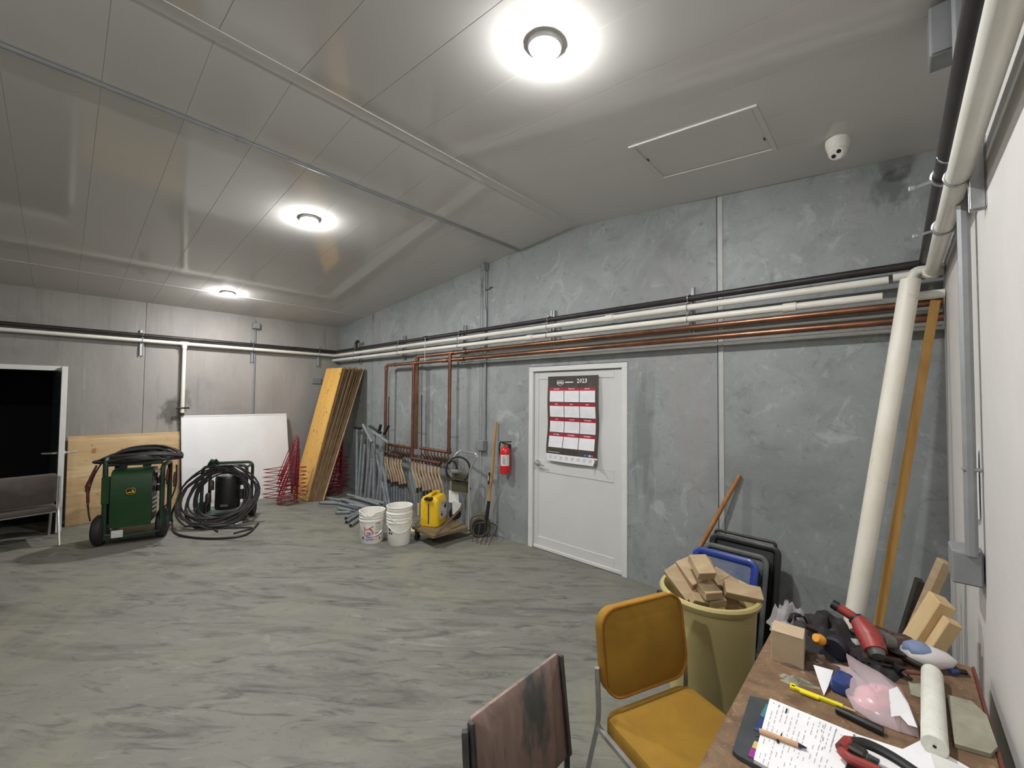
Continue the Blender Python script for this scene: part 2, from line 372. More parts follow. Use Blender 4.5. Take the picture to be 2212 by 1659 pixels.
def spline(pts, n=8, closed=False):
    P = [V(p) for p in pts]; m = len(P); out = []
    for i in range(m if closed else m-1):
        if closed: a, b, c, d = P[i-1], P[i], P[(i+1) % m], P[(i+2) % m]
        else: a, b, c, d = P[max(i-1, 0)], P[i], P[i+1], P[min(i+2, m-1)]
        for k in range(n):
            t = k/n; out.append(.5*((2*b)+(c-a)*t+(2*a-5*b+4*c-d)*t*t+(3*b-a-3*c+d)*t**3))
    if not closed: out.append(P[-1])
    return out

# ================================================================== STRUCTURE
MB().box(((XL+XR)/2-.4, (YF+YB)/2, -.1), (XR-XL+1.6, YB-YF+.8, .2), ch=0).build('floor', M_floor, kind='structure', origin=(0, 0, 0))
# ceiling: two gentle slopes of narrow panels
ceil = MB()
ceil.prism([(XL-.2, YF-.2, zc(XL-.2)+.03), (RX, YF-.2, RZ+.03), (XR+.2, YF-.2, zc(XR+.2)+.03), (XR+.2, YF-.2, zc(XR+.2)+.12), (RX, YF-.2, RZ+.12), (XL-.2, YF-.2, zc(XL-.2)+.12)], (0, YB-YF+.4, 0))
ceil = ceil.build('ceiling', M_ceil, kind='structure', origin=(0, 0, 0))
PW = .378
def panel_mesh(x0, x1, w):
    c = .0014; poly = [(.0004+c, 0), (w-.0004-c, 0), (w-.0004, c), (w-.0004, .026), (.0004, .026), (.0004, c)]
    b = MB(); b.prism([(x0, y, zc(x0 if x0 != RX else RX)+z) for y, z in poly], (x1-x0, 0, zc(x1)-zc(x0))); return b
y = .4835-15*PW; protoL = protoR = None
while y < YB-.01:
    wd = min(PW, YB-y)
    if protoL is None:
        protoL = panel_mesh(XL, RX-.003, PW).build('ceiling_panel', M_ceil, ceil); protoR = panel_mesh(RX+.003, XR, PW).build('ceiling_panel', M_ceil, ceil)
        protoL.location.y = protoR.location.y = y
    elif wd < PW-.001:
        for a, b in ((XL, RX-.003), (RX+.003, XR)): panel_mesh(a, b, wd).build('ceiling_panel', M_ceil, ceil).location.y = y
    else:
        for p in (protoL, protoR): q = p.copy(); COL.objects.link(q); q.parent = ceil; q.location.y = y
    y += PW
for nm, x, wd in (('trim_1', RX, .09), ('trim_2', -6.98, .05)):
    b = MB(); z0 = zc(x)-.004
    b.prism([(x-wd/2, YF, zc(x-wd/2)-.001), (x-wd/2, YF, zc(x-wd/2)-.006), (x, YF, zc(x)-.007), (x+wd/2, YF, zc(x+wd/2)-.006), (x+wd/2, YF, zc(x+wd/2)-.001)], (0, YB-YF, 0))
    b.build(nm, M_ceil, kind='structure')
# back wall
def xz_panel(b, x0, x1, z0, z1=None, y0=YB, t=.15):
    xs = [x0]+([RX] if x0 < RX < x1 else [])+[x1]
    top = [(x, y0, (zc(x)+.02 if z1 is None else z1)) for x in reversed(xs)]
    b.prism([(x0, y0, z0), (x1, y0, z0)]+top, (0, t, 0)); return b
wb = MB(); xz_panel(wb, XL-.2, XR+.2, -.05, None, YB+.14, .1); wb = wb.build('wall_back', M_wall, kind='structure', origin=(0, YB, 0))
DX0, DX1, DZ = -3.115, -1.885, 2.05
g = .0025; JX = (-6.74, -3.955, -1.077)
xz_panel(MB(), XL, JX[0]-g, 0).build('wall_panel', M_wall, wb)
xz_panel(MB(), JX[0]+g, JX[1]-g, 0).build('wall_panel', M_wall, wb)
b = MB(); xz_panel(b, JX[1]+g, DX0, 0); xz_panel(b, DX0, DX1, DZ); xz_panel(b, DX1, JX[2]-g, 0); b.build('wall_panel', M_wall, wb)
xz_panel(MB(), JX[2]+g, XR, 0).build('wall_panel', M_wall, wb)
for k, x in enumerate(JX):
    MB().box((x+.028, YB-.003, zc(x)/2), (.036, .008, zc(x)-.02), ch=.002).build('trim_%d' % (k+3), M_trim if k == 2 else M_wall, kind='structure')
# left wall with doorway
DY0, DY1, DZ2 = -1.02, -.012, 2.03
def yz_panel(b, y0, y1, z0, z1, x=XL, t=-.3): b.prism([(x, y0, z0), (x, y1, z0), (x, y1, z1), (x, y0, z1)], (t, 0, 0)); return b
wl = yz_panel(MB(), DY1, YB+.2, -.05, 3.2, XL-.29, -.1); yz_panel(wl, YF, DY0, -.05, 3.2, XL-.29, -.1); wl = wl.build('wall_left', M_wallL, kind='structure', origin=(XL, 0, 0))
zt = zc(XL)+.02; JY = (.812, -1.94)
yz_panel(MB(), JY[0]+g, YB, 0, zt).build('wall_panel', M_wallL, wl)
b = MB(); yz_panel(b, DY1, JY[0]-g, 0, zt); yz_panel(b, DY0, DY1, DZ2, zt); yz_panel(b, JY[1]+g, DY0, 0, zt); b.build('wall_panel', M_wallL, wl)
yz_panel(MB(), YF, JY[1]-g, 0, zt).build('wall_panel', M_wallL, wl)
# passage behind the open doorway, its darkness put into the wall colour
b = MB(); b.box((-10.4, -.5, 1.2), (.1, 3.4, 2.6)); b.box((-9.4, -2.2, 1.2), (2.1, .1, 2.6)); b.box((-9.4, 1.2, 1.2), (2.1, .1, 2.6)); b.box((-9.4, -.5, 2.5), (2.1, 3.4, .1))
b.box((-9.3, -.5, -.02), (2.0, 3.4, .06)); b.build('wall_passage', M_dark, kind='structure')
# right wall and front wall
MB().box((XR+.1, (YF+YB)/2, 1.75), (.2, YB-YF+.3, 3.6), ch=0).build('wall_right', M_wallR, kind='structure')
MB().box(((XL+XR)/2, YF-.1, 1.75), (XR-XL+.4, .2, 3.8), ch=0).build('wall_front', M_wallL, kind='structure')
# ---- door 1 (back wall)
d1 = setting('door_1', ((DX0+DX1)/2, YB, 0))
b = MB(); FWD = .058
for x in (DX0+FWD/2, DX1-FWD/2): b.box((x, YB+.045, (DZ-FWD)/2), (FWD, .11, DZ-FWD), ch=.003)
b.box(((DX0+DX1)/2, YB+.045, DZ-FWD/2-.003), (DX1-DX0, .11, FWD-.006), ch=.003); b.build('door_frame', M_frame, d1)
x0, x1 = DX0+FWD+.004, DX1-FWD-.004; ym = YB+.02
MB().box(((x0+x1)/2, ym+.03, (DZ-FWD)/2+.006), (x1-x0, .045, DZ-FWD-.018), ch=.002).build('door_leaf', M_door, d1)
for xx, ww in ((x0+.03, .06), (x1-.045, .09)):
    MB().box((xx, ym+.006, (DZ-FWD)/2+.006), (ww, .012, DZ-FWD-.02), ch=.003).build('stile', M_door, d1)
for zz, hh in ((DZ-FWD-.05, .08), (.93, .13), (.075, .12)):
    MB().box(((x0+x1)/2-.015, ym+.0065, zz), (x1-x0-.152, .011, hh), ch=.003).build('rail', M_door, d1)
MB().box(((x0+x1)/2, ym-.008, .022), (x1-x0-.01, .012, .034), ch=.003).build('door_sweep', M_frame, d1)
b = MB(); hp = V((-2.995, ym, .957)); Rb = frame_z((0, -1, 0))
b.lathe([(.036, 0), (.036, .008), (.03, .016), (.014, .02), (.013, .05), (0.016, .055)], hp, Rb, 20)
b.tube(bend([hp+V((0, -.05, 0)), hp+V((.03, -.055, 0)), hp+V((.125, -.052, -.012))], .015), [.013]*6+[.009]+[.007], 8)
b.build('handle', M_chrome, d1, label='chrome lever handle')
# ---- door 2 (left wall, open)
d2 = setting('door_2', (XL, (DY0+DY1)/2, 0))
b = MB(); b.box((XL+.005, DY1+.0, DZ2/2), (.05, .05, DZ2)); b.box((XL+.005, DY0, DZ2/2), (.05, .05, DZ2)); b.box((XL+.005, (DY0+DY1)/2, DZ2-.01), (.05, DY1-DY0, .06))
b.box((XL-.15, (DY0+DY1)/2, DZ2-.008), (.28, DY1-DY0, .016)); b.build('door_frame', M_frame, d2)
pe = at_x(140, 800, -7.5); hinge = V((-8.27, -.05, 0)); free = V((-7.5, pe.y, 0)); dv = (free-hinge); ang = math.atan2(dv.y, dv.x); Rl = rotm(0, 0, ang)
mid = (hinge+free)/2; LL = dv.length
MB().box((mid.x, mid.y, 1.02), (LL, .045, 2.0), Rl).build('door_leaf', M_doorshade, d2)
MB().box(free+V((0, 0, 1.02))+Rl @ V((.004, 0, 0)), (.014, .052, 2.02), Rl).build('edge_trim', M_frame, d2)
off = Rl @ V((0, -.026, 0))
MB().box(mid+off+V((0, 0, .6)), (LL-.1, .006, .9), Rl).build('rail', M_doorshade, d2)
b = MB(); lp = V((-7.57, free.y, at_x(140, 978, -7.55).z))
for sg in (-1, 1):
    q = lp+Rl @ V((0, sg*.024, 0)); q2 = lp+Rl @ V((0, sg*.07, 0))
    b.lathe([(.03, 0), (.03, .01), (.012, .014), (.012, .05)], q, frame_z(Rl @ V((0, sg, 0))), 14)
    b.tube([q2, q2+Rl @ V((-.03, sg*.06, 0)), q2+Rl @ V((-.06, sg*.085, 0))], .011, 8)
b.build('handle', M_chrome, d2, label='chrome lever handle')
# baseboard strip showing at the foot of the left wall
MB().box((XL+.012, (DY1+.03+1.2)/2, .02), (.024, 1.15, .04)).build('baseboard_left', M_frame, kind='structure')

# ================================================================== LAMPS
def ceil_R(x): return rotm(0, math.atan(.0906) if x < RX else -math.atan(.095), 0)
def lamp(x, y, label):
    Rm = rotm(0, -math.atan(.0906) if x < RX else math.atan(.095), 0) @ rotm(math.pi, 0, 0)
    t = thing('ceiling_lamp', label, 'lamp', (x, y, zc(x)), 0, 'round ceiling lamps')
    MB().lathe([(.084, 0), (.084, .012), (.078, .02), (.07, .02)], (x, y, zc(x)), Rm, 24).build('base_ring', M_frame, t)
    MB().lathe([(.07, .014), (.0692, .024), (.061, .033), (.043, .039), (.017, .041)], (x, y, zc(x)), Rm, 16).build('diffuser', M_lamp, t)
lamp(-1.22, 1.54, 'bright round ceiling lamp nearest the access hatch, largest in the photo')
lamp(-4.09, 1.56, 'bright round ceiling lamp in the middle, just left of the ceiling conduit')
lamp(-6.87, 1.55, 'bright round ceiling lamp farthest away, near the left wall')
lamp(-1.22, -1.28, 'round ceiling lamp behind the photographer, near the right wall')
# ================================================================== CEILING FIXTURES
t = thing('access_hatch', 'shallow square access hatch with raised trim in the ceiling beside the camera', 'hatch', (-.93, 2.86, zc(-.93)))
Rc = rotm(0, math.atan(.095), 0)
hc = V((-.93, 2.86, zc(-.93)))
for c, d in (((0, .27, -.004), (.78, .035, .012)), ((0, -.27, -.004), (.78, .022, .012)), ((-.375, 0, -.004), (.03, .54, .01)), ((.375, 0, -.004), (.03, .54, .01))):
    MB().box(hc+Rc @ V(c), d, Rc).build('trim_strip', M_ceil, t)
MB().box(hc+Rc @ V((.008, -.01, -.001)), (.70, .49, .008), Rc, .002).build('lid', M_ceil, t)
for x, yy in ((-.345, -.06), (.35, .1)): MB().box(hc+Rc @ V((x, yy, -.008)), (.008, .03, .008), Rc).build('latch', M_iron, t)
sc = V((-.24, 3.22, zc(-.24)))
t = thing('security_camera', 'white turret security camera on the ceiling above the back wall', 'camera', sc)
MB().lathe([(.062, 0), (.062, -.03), (.056, -.06), (.045, -.072)], sc, None, 24).build('base', M_wplas, t)
look = (V((-.6, 1.2, 1.5))-sc).normalized(); bc = sc+V((0, 0, -.075)); Rk = frame_z(look)
b = MB().lathe([(.004, -.05), (.03, -.044), (.046, -.022), (.05, 0), (.046, .022), (.036, .036), (.03, .038)], bc, Rk, 24); ball = b.build('ball', M_wplas, t)
for sx in (-.0165, .0165): MB().lathe([(.012, 0), (.012, .002)], bc+Rk @ V((sx*.9, sx*.6, .0375)), Rk, 14).build('lens', M_blackpl, ball)
cx_ = -3.27; t = thing('ceiling_conduit', 'thin steel conduit running along the ceiling beside the ridge', 'conduit', (cx_, 0, zc(cx_)))
MB().tube([(cx_, YF+.1, zc(cx_)-.016), (cx_, YB-.02, zc(cx_)-.016)], .0125, 8).build('pipe', M_conduit, t)
for yy in (-2.6, .79, 3.0): MB().tube([(cx_, yy-.03, zc(cx_)-.016), (cx_, yy+.03, zc(cx_)-.016)], .0165, 8).build('coupling', M_conduit, t)
MB().box((cx_, -.55, zc(cx_)-.02), (.05, .03, .03)).build('strap', M_iron, t)

# ================================================================== PIPES ON THE WALLS
PY = 3.545                                        # pipe axis of the back wall runs
def run(name, label, cat, m, r, segs, group=None, coup=(), seg=12):
    t = thing(name, label, cat, segs[0][0])
    if group: t['group'] = group
    for pts in segs: MB().tube(bend(pts, r*2.4), r, seg).build('pipe', m, t)
    for a, d in coup:
        d = V(d); MB().tube([V(a)-d, V(a)+d], r*1.28, seg).build('fitting', m, t)
    return t
PX = -7.9
bpipe = run('black_pipe', 'black pipe running topmost along the left and back walls', 'pipe', M_blackp, .026,
    [[(XL+.09, YF+.1, 2.54), (XL+.09, PY+.02, 2.54)], [(XL+.09, PY+.02, 2.54), (.15, PY+.02, 2.54)], [(-7.1, PY+.02, 2.54), (-7.1, PY+.02, 2.66), (-7.02, PY+.02, 2.665)]],
    coup=[((-5.0, PY+.02, 2.54), (.04, 0, 0))])
MB().tube([(.15, PY+.045, 2.545), (.15, YF+.1, 2.545)], .033, 12).build('pipe', M_blackp, bpipe)
t = run('white_pipe', 'upper white plastic pipe of the pair along the back wall, continuing on the left wall', 'pipe', M_wpipe, .026,
    [[(XL+.085, YF+.1, 2.465), (XL+.085, PY, 2.465)], [(XL+.085, PY, 2.465), (-.02, PY, 2.462)], [(XL+.085, 1.25, 2.465), (XL+.085, 1.25, 1.42)]],
    coup=[((-2.0, PY, 2.463), (.04, 0, 0)), ((XL+.085, 1.25, 2.465), (0, .05, 0)), ((XL+.085, 1.25, 2.42), (0, 0, .03))])
run('white_pipe', 'lower white plastic pipe of the pair along the back wall', 'pipe', M_wpipe, .026,
    [[(XL+.04, PY, 2.375), (-.05, PY, 2.362)]], coup=[((-.55, PY, 2.362), (.04, 0, 0)), ((-3.0, PY, 2.366), (.04, 0, 0))])
# white piping at the right corner and along the right wall
WX = .168
run('white_pipe', 'large white plastic pipe running along the right wall overhead', 'pipe', M_wpipe, .032,
    [[(WX, YF+.1, 2.458), (WX, 3.47, 2.458)]], coup=[((WX, 3.45, 2.458), (0, .03, 0))])
run('elbow_pipe', 'short white plastic elbow pipes at the right end of the back wall', 'pipe', M_wpipe, .027,
    [[at_y(1972, 640, 3.5), at_y(1969, 600, 3.5), at_y(1973, 586, 3.5)+V((.01, 0, 0)), (XR-.005, 3.5, at_y(2000, 583, 3.5).z)], [(.0, PY, 2.47), (XR-.005, PY, 2.475)], [(.1, 3.5, 2.33), (XR-.005, 3.5, 2.33)]],
    coup=[(at_y(1970, 612, 3.5), (0, 0, .012))])
# copper runs
CZ1, CZ2 = 2.288, 2.19; CY_ = PY+.0
run('copper_pipe', 'upper copper pipe along the back wall with a drop to the manifold', 'pipe', M_copper, .024,
    [[(XR-.01, CY_, CZ1+.004), (-5.17, CY_, CZ1-.006), (-5.17, CY_, .93)], [(-4.372, CY_-.03, CZ1-.006), (-4.372, CY_-.03, .962)]],
    coup=[((-4.372, CY_, CZ1-.005), (.05, 0, 0)), ((-4.1, CY_, CZ1-.005), (.03, 0, 0)), ((-5.17, CY_, CZ1-.03), (0, 0, .03)), ((-4.372, CY_-.03, .985), (0, 0, .03))])
run('copper_pipe', 'lower copper pipe along the back wall, bent down at its left end', 'pipe', M_copper, .024,
    [[(XR-.01, CY_-.01, CZ2+.006), (-6.01, CY_-.01, CZ2), (-6.01, CY_-.01, .82)], [(-5.23, CY_-.02, CZ2), (-5.23, CY_-.02, .8)]],
    coup=[((-4.5, CY_-.01, CZ2), (.06, 0, 0)), ((-4.15, CY_-.01, CZ2), (.05, 0, 0)), ((-5.23, CY_-.012, CZ2), (.04, 0, 0)), ((-5.75, CY_-.01, CZ2), (.02, 0, 0)), ((-6.01, CY_-.01, CZ2-.04), (0, 0, .03)), ((-5.17, CY_-.01, CZ2), (.04, 0, 0))])
for nm, zz, k in (('upper', CZ1-.04, 0), ('lower', CZ2-.04, 1)):
    MB().tube([(XR-.01, CY_+.06, zz), (-4.25, CY_+.06, zz)], .011, 8).build('support_rod', M_wpipe, label='thin pale rod running just below and behind the %s copper pipe' % nm, category='rod', group='rods behind the copper pipes')
def strut(p, zlo, zhi, wall, label, clamps):
    t = thing('pipe_strut', label, 'bracket', p, 0, 'slotted steel pipe struts')
    n = V(wall); s = V((0, 0, 1)).cross(n)
    b = MB(); p = V(p)
    R = Matrix((s, n, V((0, 0, 1)))).transposed(); zm = (zlo+zhi)/2
    b.box(V((p.x, p.y, zm))+n*.003, (.042, .006, zhi-zlo), R)
    for q in (-.018, .018): b.box(V((p.x, p.y, zm))+n*.02+s*q, (.006, .036, zhi-zlo), R)
    b.build('channel', M_zinc, t)
    for z, out, r in clamps:
        c = V((p.x, p.y, z))+n*out
        MB().tube(arc(c, r+.003, 0, 360, 14, n, V((0, 0, 1)))[:-1], .004, 6, closed=True).build('clamp', M_zinc, t)
        MB().box(c-n*(out-.045)*.5+V((0, 0, r+.012)), (.02, max(.02, out-.03), .01), R).build('clamp_bolt', M_zinc, t)
cl = [(2.54, .111, .026), (2.465, .131, .026), (2.37, .131, .026)]
for x, d in ((-1.272, 'just left of the rightmost wall joint'), (-2.757, 'above the grey door'), (-4.236, 'above the copper tee fittings'), (-5.688, 'above the left copper loop'), (-7.1, 'above the leaning panels at the room corner')):
    strut((x, YB, 2.3), 2.268, 2.655, (0, -1, 0), 'steel pipe strut on the back wall '+d, cl)
for yy, d in ((.77, 'beside the wall joint right of the open doorway'), (2.165, 'above the right end of the whiteboard'), (3.252, 'closest to the room corner')):
    strut((XL, yy, 2.25), 2.25, 2.62, (1, 0, 0), 'steel pipe strut on the left wall '+d, [(2.54, .09, .026), (2.465, .085, .026)])
for yy, zlo, zhi, d in ((2.03, 2.33, 2.72, 'nearer, below the junction box'), (-1.5, 2.3, 2.7, 'behind the photographer')):
    strut((XR, yy, zlo), zlo, zhi, (-1, 0, 0), 'steel pipe strut on the right wall '+d, [(2.54, XR-.15, .026), (2.458, XR-WX, .032)])
# hose-clamp wings seen against the back wall
for px, py, z, x in ((2036, 380, 2.54, .15), (2045, 488, 2.458, WX)):
    p = at_z(px, py, z); p.x = x
    t = thing('pipe_clamp', 'wing clamp gripping the %s on the right wall' % ('black pipe' if x == .15 else 'white pipe'), 'clamp', (x, p.y, z))
    MB().tube(arc((x, p.y, z), .037, 0, 360, 16, (1, 0, 0), (0, 0, 1))[:-1], .006, 6, closed=True).build('band', M_zinc, t)
    MB().tube([(x-.036, p.y, z-.01), (x-.085, p.y, z-.02)], .006, 6).build('bolt', M_zinc, t)
    MB().box((x-.09, p.y, z-.02), (.02, .012, .02)).build('wing', M_zinc, t)
# valve lever and stain at the PVC drop
t = thing('valve', 'small dark valve with cross lever at the foot of the white drop pipe', 'valve', (XL+.085, 1.25, 1.40))
MB().tube([(XL+.085, 1.25, 1.49), (XL+.085, 1.25, 1.38)], .024, 10).build('body', M_iron, t)
MB().tube([(XL+.1, 1.17, 1.49), (XL+.1, 1.33, 1.495)], .016, 8).build('lever', M_iron, t)
# conduits with boxes
def conduit(label, pts, r, boxes, n, m=M_conduit, clips=()):
    t = thing('conduit', label, 'conduit', pts[-1])
    MB().tube(bend(pts, .05), r, 8).build('pipe', m, t)
    for c, d in boxes:
        bx = MB().box(c, d, ch=.005).build('junction_box', M_boxgrey, t)
        k = [i for i in range(3) if abs(n[i]) > .5][0]; cc = V(c)+V(n)*(d[k]/2+.003); dd = list(d); dd[k] = .006; dd = [q-.012 if i != k else q for i, q in enumerate(dd)]
        MB().box(cc, dd, ch=.002).build('cover', M_boxgrey, bx)
    for c, d in clips: MB().box(c, d).build('strap', M_conduit, t)
    return t
conduit('grey conduit dropping down the back wall to a switch box left of the door', [(-3.835, YB-.05, zc(-3.8)-.02), (-3.835, YB-.05, 2.9), (-3.835, YB-.02, 2.8), (-3.835, YB-.02, 1.13)], .0155,
        [((-3.86, YB-.039, 1.085), (.11, .07, .13)), ((-3.95, YB-.024, 1.09), (.055, .04, .12)), ((-3.835, YB-.04, zc(-3.8)-.05), (.05, .08, .09))], (0, -1, 0), clips=[((-3.835, YB-.02, 3.08), (.14, .03, .02)), ((-3.76, YB-.03, 3.09), (.1, .02, .012))])
conduit('thin grey conduit dropping down the left wall behind the whiteboard', [(XL+.02, 2.21, 2.96), (XL+.02, 2.21, 1.0)], .012, [((XL+.035, 2.215, 2.87), (.07, .11, .1))], (1, 0, 0))
conduit('grey conduit running down the right wall to a low box', [(.195, 2.25, zc(.19)-.02), (.195, 2.25, 1.14)], .018,
        [((.184, 2.32, 1.09), (.08, .14, .12)), ((.17, 2.34, 3.15), (.1, .12, .2))], (0, -1, 0), clips=[((.2, 2.25, 1.45), (.05, .03, .012))])
# thin tag wire hanging on the white pipes
MB().tube([(-4.94, PY-.03, 2.54), (-4.94, PY-.032, 2.2)], .004, 6).build('hanging_wire', M_wpipe, label='thin white wire hanging over the white pipes above the manifold', category='wire')
# outlet plate on the left wall near the corner, stain
MB().box((XL+.01, 3.25, 1.97), (.02, .17, .1)).build('wall_plate', M_boxgrey, label='small grey plate on the left wall behind the leaning panels', category='plate')

# ================================================================== MANIFOLDS
def manifold(x0, x1, z1, xl0, xl1, z2, n, label):
    t = thing('heating_manifold', label, 'manifold', ((x0+x1)/2, PY, 0), 0, 'copper heating manifolds')
    MB().tube([(x0, PY, z1), (x1, PY, z1)], .021, 10).build('supply_header', M_copperd, t)
    MB().tube([(xl0, PY-.06, z2), (xl1, PY-.06, z2)], .022, 10).build('return_header', M_copperd, t)
    for k in range(n):
        a = (k+.5)/n; x = x0+(x1-x0)*a; xx = xl0+(xl1-xl0)*a
        MB().tube(bend([(x, PY, z1), (x, PY-.015, z1-.06), (x+.02, PY+.02, z1-.11), (x+.01, PY+.045, z1-.16)], .02, 3), .0095, 7).build('stub', M_copperd, t)
        MB().tube([(xx, PY-.06, z2-.015), (xx, PY-.06, z2-.06)], .014, 8).build('nipple', M_iron, t)
        xe = xx+.13; zj = .36+.02*math.sin(k*2.1)
        p = MB().tube(spline([(xx, PY-.06, z2-.05), (xx+.03, PY-.08, z2-.16), (xx+.1, PY-.07, z2-.3), (xe, PY-.06, zj)], 4), .0135, 8).build('tube', M_pex, t)
        MB().tube([(xe, PY-.06, zj+.035), (xe, PY-.06, zj-.035)], .019, 8).build('clamp', M_iron, p)
        MB().tube([(xe, PY-.06, zj-.02), (xe+.008*math.sin(k*3), PY-.06, 0)], .019, 8).build('sleeve', M_sleeve, t)
    # stand-off arms
    for xa, za in ((x0-.03, 1.15), (x1+.0, 1.155)): MB().tube([(xa, PY, za), (xa, YB-.001, za)], .006, 6).build('standoff', M_zinc, t)
manifold(-5.94, -5.27, .932, -6.02, -5.42, .80, 8, 'copper heating manifold with tan tubes, left of the pair')
manifold(-5.06, -4.372, .952, -5.2, -4.5, .80, 9, 'copper heating manifold with tan tubes, right of the pair behind the cart')
for a, c, d in (((840, 857), (836, 1086), 'left'), ((911, 853), (910.5, 1112), 'right')):
    p = at_z(c[0], c[1], 0); q = at_y(a[0], a[1], p.y); MB().tube([p, V((q.x, p.y, q.z))], .007, 6).build('steel_rod', M_iron, label='thin upright steel rod standing before the %s manifold' % d, category='rod')

# ================================================================== LEFT WALL THINGS
# plywood sheet
a = at_x(143, 943, -7.93); c = at_x(387, 935, -7.93)
t = thing('plywood_sheet', 'tan plywood sheet leaning on the left wall behind the green machine', 'board', (-7.85, .64, 0))
def lean_sheet(y0, y1, xb, xt, zt_, th):
    up_ = V((xt-xb, 0, zt_)); L = up_.length; n = V((zt_, 0, -(xt-xb))).normalized(); R = Matrix((V((0, 1, 0)), up_.normalized(), V((0, 1, 0)).cross(up_.normalized()))).transposed()
    c = V(((xb+xt)/2, (y0+y1)/2, zt_/2)); return MB().box(c, (y1-y0, L, th), R, .002), R
b, R = lean_sheet(.08, 1.24, -7.80, -7.93, 1.09, .018); b.build('sheet', M_ply, t)
b, R = lean_sheet(.075, 1.245, -7.93, -7.955, 1.135, .03); b.build('backing_board', M_ply, t, label='darker board behind showing as a strip along the top')
# whiteboard
t = thing('whiteboard', 'large blank white board leaning on the left wall behind the hose unit', 'board', (-7.75, 1.98, 0))
b, R = lean_sheet(1.235, 2.715, -7.62, -7.93, 1.375, .012); b.build('panel', M_white, t)
upv = V((-.31, 0, 1.375)); L = upv.length; un = upv.normalized(); nn = R @ V((0, 0, 1))
for p, d in ((V((-7.62, 1.975, 0))+un*(L-.012), (1.48, .024, .02)), (V((-7.62, 1.975, 0))+un*.012, (1.48, .024, .02)), (V((-7.62, 1.245, 0))+un*L/2, (.02, L-.05, .02)), (V((-7.62, 2.705, 0))+un*L/2, (.02, L-.05, .02))):
    MB().box(p, d, R).build('frame_strip', M_frame, t)
# chair in front of the open door
def chair(name, label, loc, rz, wd, zs, zt_, dep, mseat, mback, mtube, tilt=.09, th=.05, r=.07, backlow=.10, sq=True, uprise=.25, pip=None, splay=.05, arch=0, edge=None):
    t = thing(name, label, 'chair', loc, rz)
    bh = zt_-zs-backlow; zb = zs+backlow+bh/2
    Rb = rotm(math.pi/2-tilt, 0, 0)
    yb = lambda z: (z-zs)*math.tan(tilt)+.0
    wf = (lambda p: V((p.x, p.y+arch*(1-(2*p.x/wd)**2)*(p.y/bh+.5), p.z-.25*p.x*p.x))) 
    MB().pad(wd, bh, r, [(.012, -th/2), (.003, -th/2+.006), (0, -th/4), (0, th/4), (.004, th/2-.004), (.03, th/2), (.08, th/2+.004)], (0, yb(zb), zb), Rb, 6, wf).build('backrest', mback, t, local=True)
    if pip:
        n = []; a, b2 = wd/2-r, bh/2-r
        for qx, qy, a0 in ((1, 1, 0), (-1, 1, 90), (-1, -1, 180), (1, -1, 270)):
            for k in range(7):
                q = math.radians(a0+15*k); n.append(V((0, yb(zb), zb))+Rb @ wf(V((qx*a+r*math.cos(q), qy*b2+r*math.sin(q), th/2-.002))))
        MB().tube(n, .006, 6, closed=True).build('piping', pip, t, local=True)
    MB().pad(wd+.02, dep, .06, [(.01, -.035), (.002, -.03), (0, -.015), (0, .012), (.006, .025), (.03, .034), (.09, .04)], (0, -dep/2+.02, zs-.03), None, 6).build('seat', mseat, t, local=True)
    rr = .0125; x = wd/2+.018
    for s_ in (-1, 1):
        top = zs+backlow+uprise
        MB().tube(bend([(s_*x, yb(top)+.01, top), (s_*x, .02, zs-.02), (s_*(x+.0), .10+splay, .0)], .05), rr, 4 if sq else 8, flat=(1, 1, 0) if sq else None).build('leg', mtube, t, local=True)
        MB().tube(bend([(s_*x, .03, zs-.06), (s_*x, -dep+.06, zs-.06), (s_*(x), -dep-.02, 0)], .05), rr, 4 if sq else 8, flat=(0, 1, 1) if sq else None).build('leg', mtube, t, local=True)
    MB().tube([(-x, -dep*.6, zs-.075), (x, -dep*.6, zs-.075)], .01, 6).build('stretcher', mtube, t, local=True)
    MB().tube([(-x, .0, zs-.075), (x, .0, zs-.075)], .01, 6).build('stretcher', mtube, t, local=True)
    if edge:
        for s_ in (-1, 1): MB().box((s_*(wd/2+.004), yb(zb), zb), (.014, th*.9, bh-.01), rotm(-tilt, 0, 0), .002).build('edge_strip', edge, t, local=True)
    return t
chair('side_chair', 'brown padded side chair with steel legs in front of the open doorway', (-7.0, -.30, 0), math.radians(-90+8), .60, .43, .80, .44, M_brownd, M_brownd, M_chrome, th=.03, r=.04, backlow=.03, sq=False, uprise=.3)

# ---- green machine
gl = at_z(192, 1186, 0); gr = at_z(358, 1165, 0)
gd = (gr-gl); grz = math.atan2(gd.y, gd.x); go = (gl+gr)/2
t = thing('pressure_washer', 'green wheeled machine with tubular frame and hose coil on top', 'machine', go, grz)
def GX(cx): return (cx-530)*.000758
def GZ(cx, cy): return (1330-(cx-90)*.136-cy)*.00103
def gp(cx, cy, y=0): return V((GX(cx), y, GZ(cx, cy)))
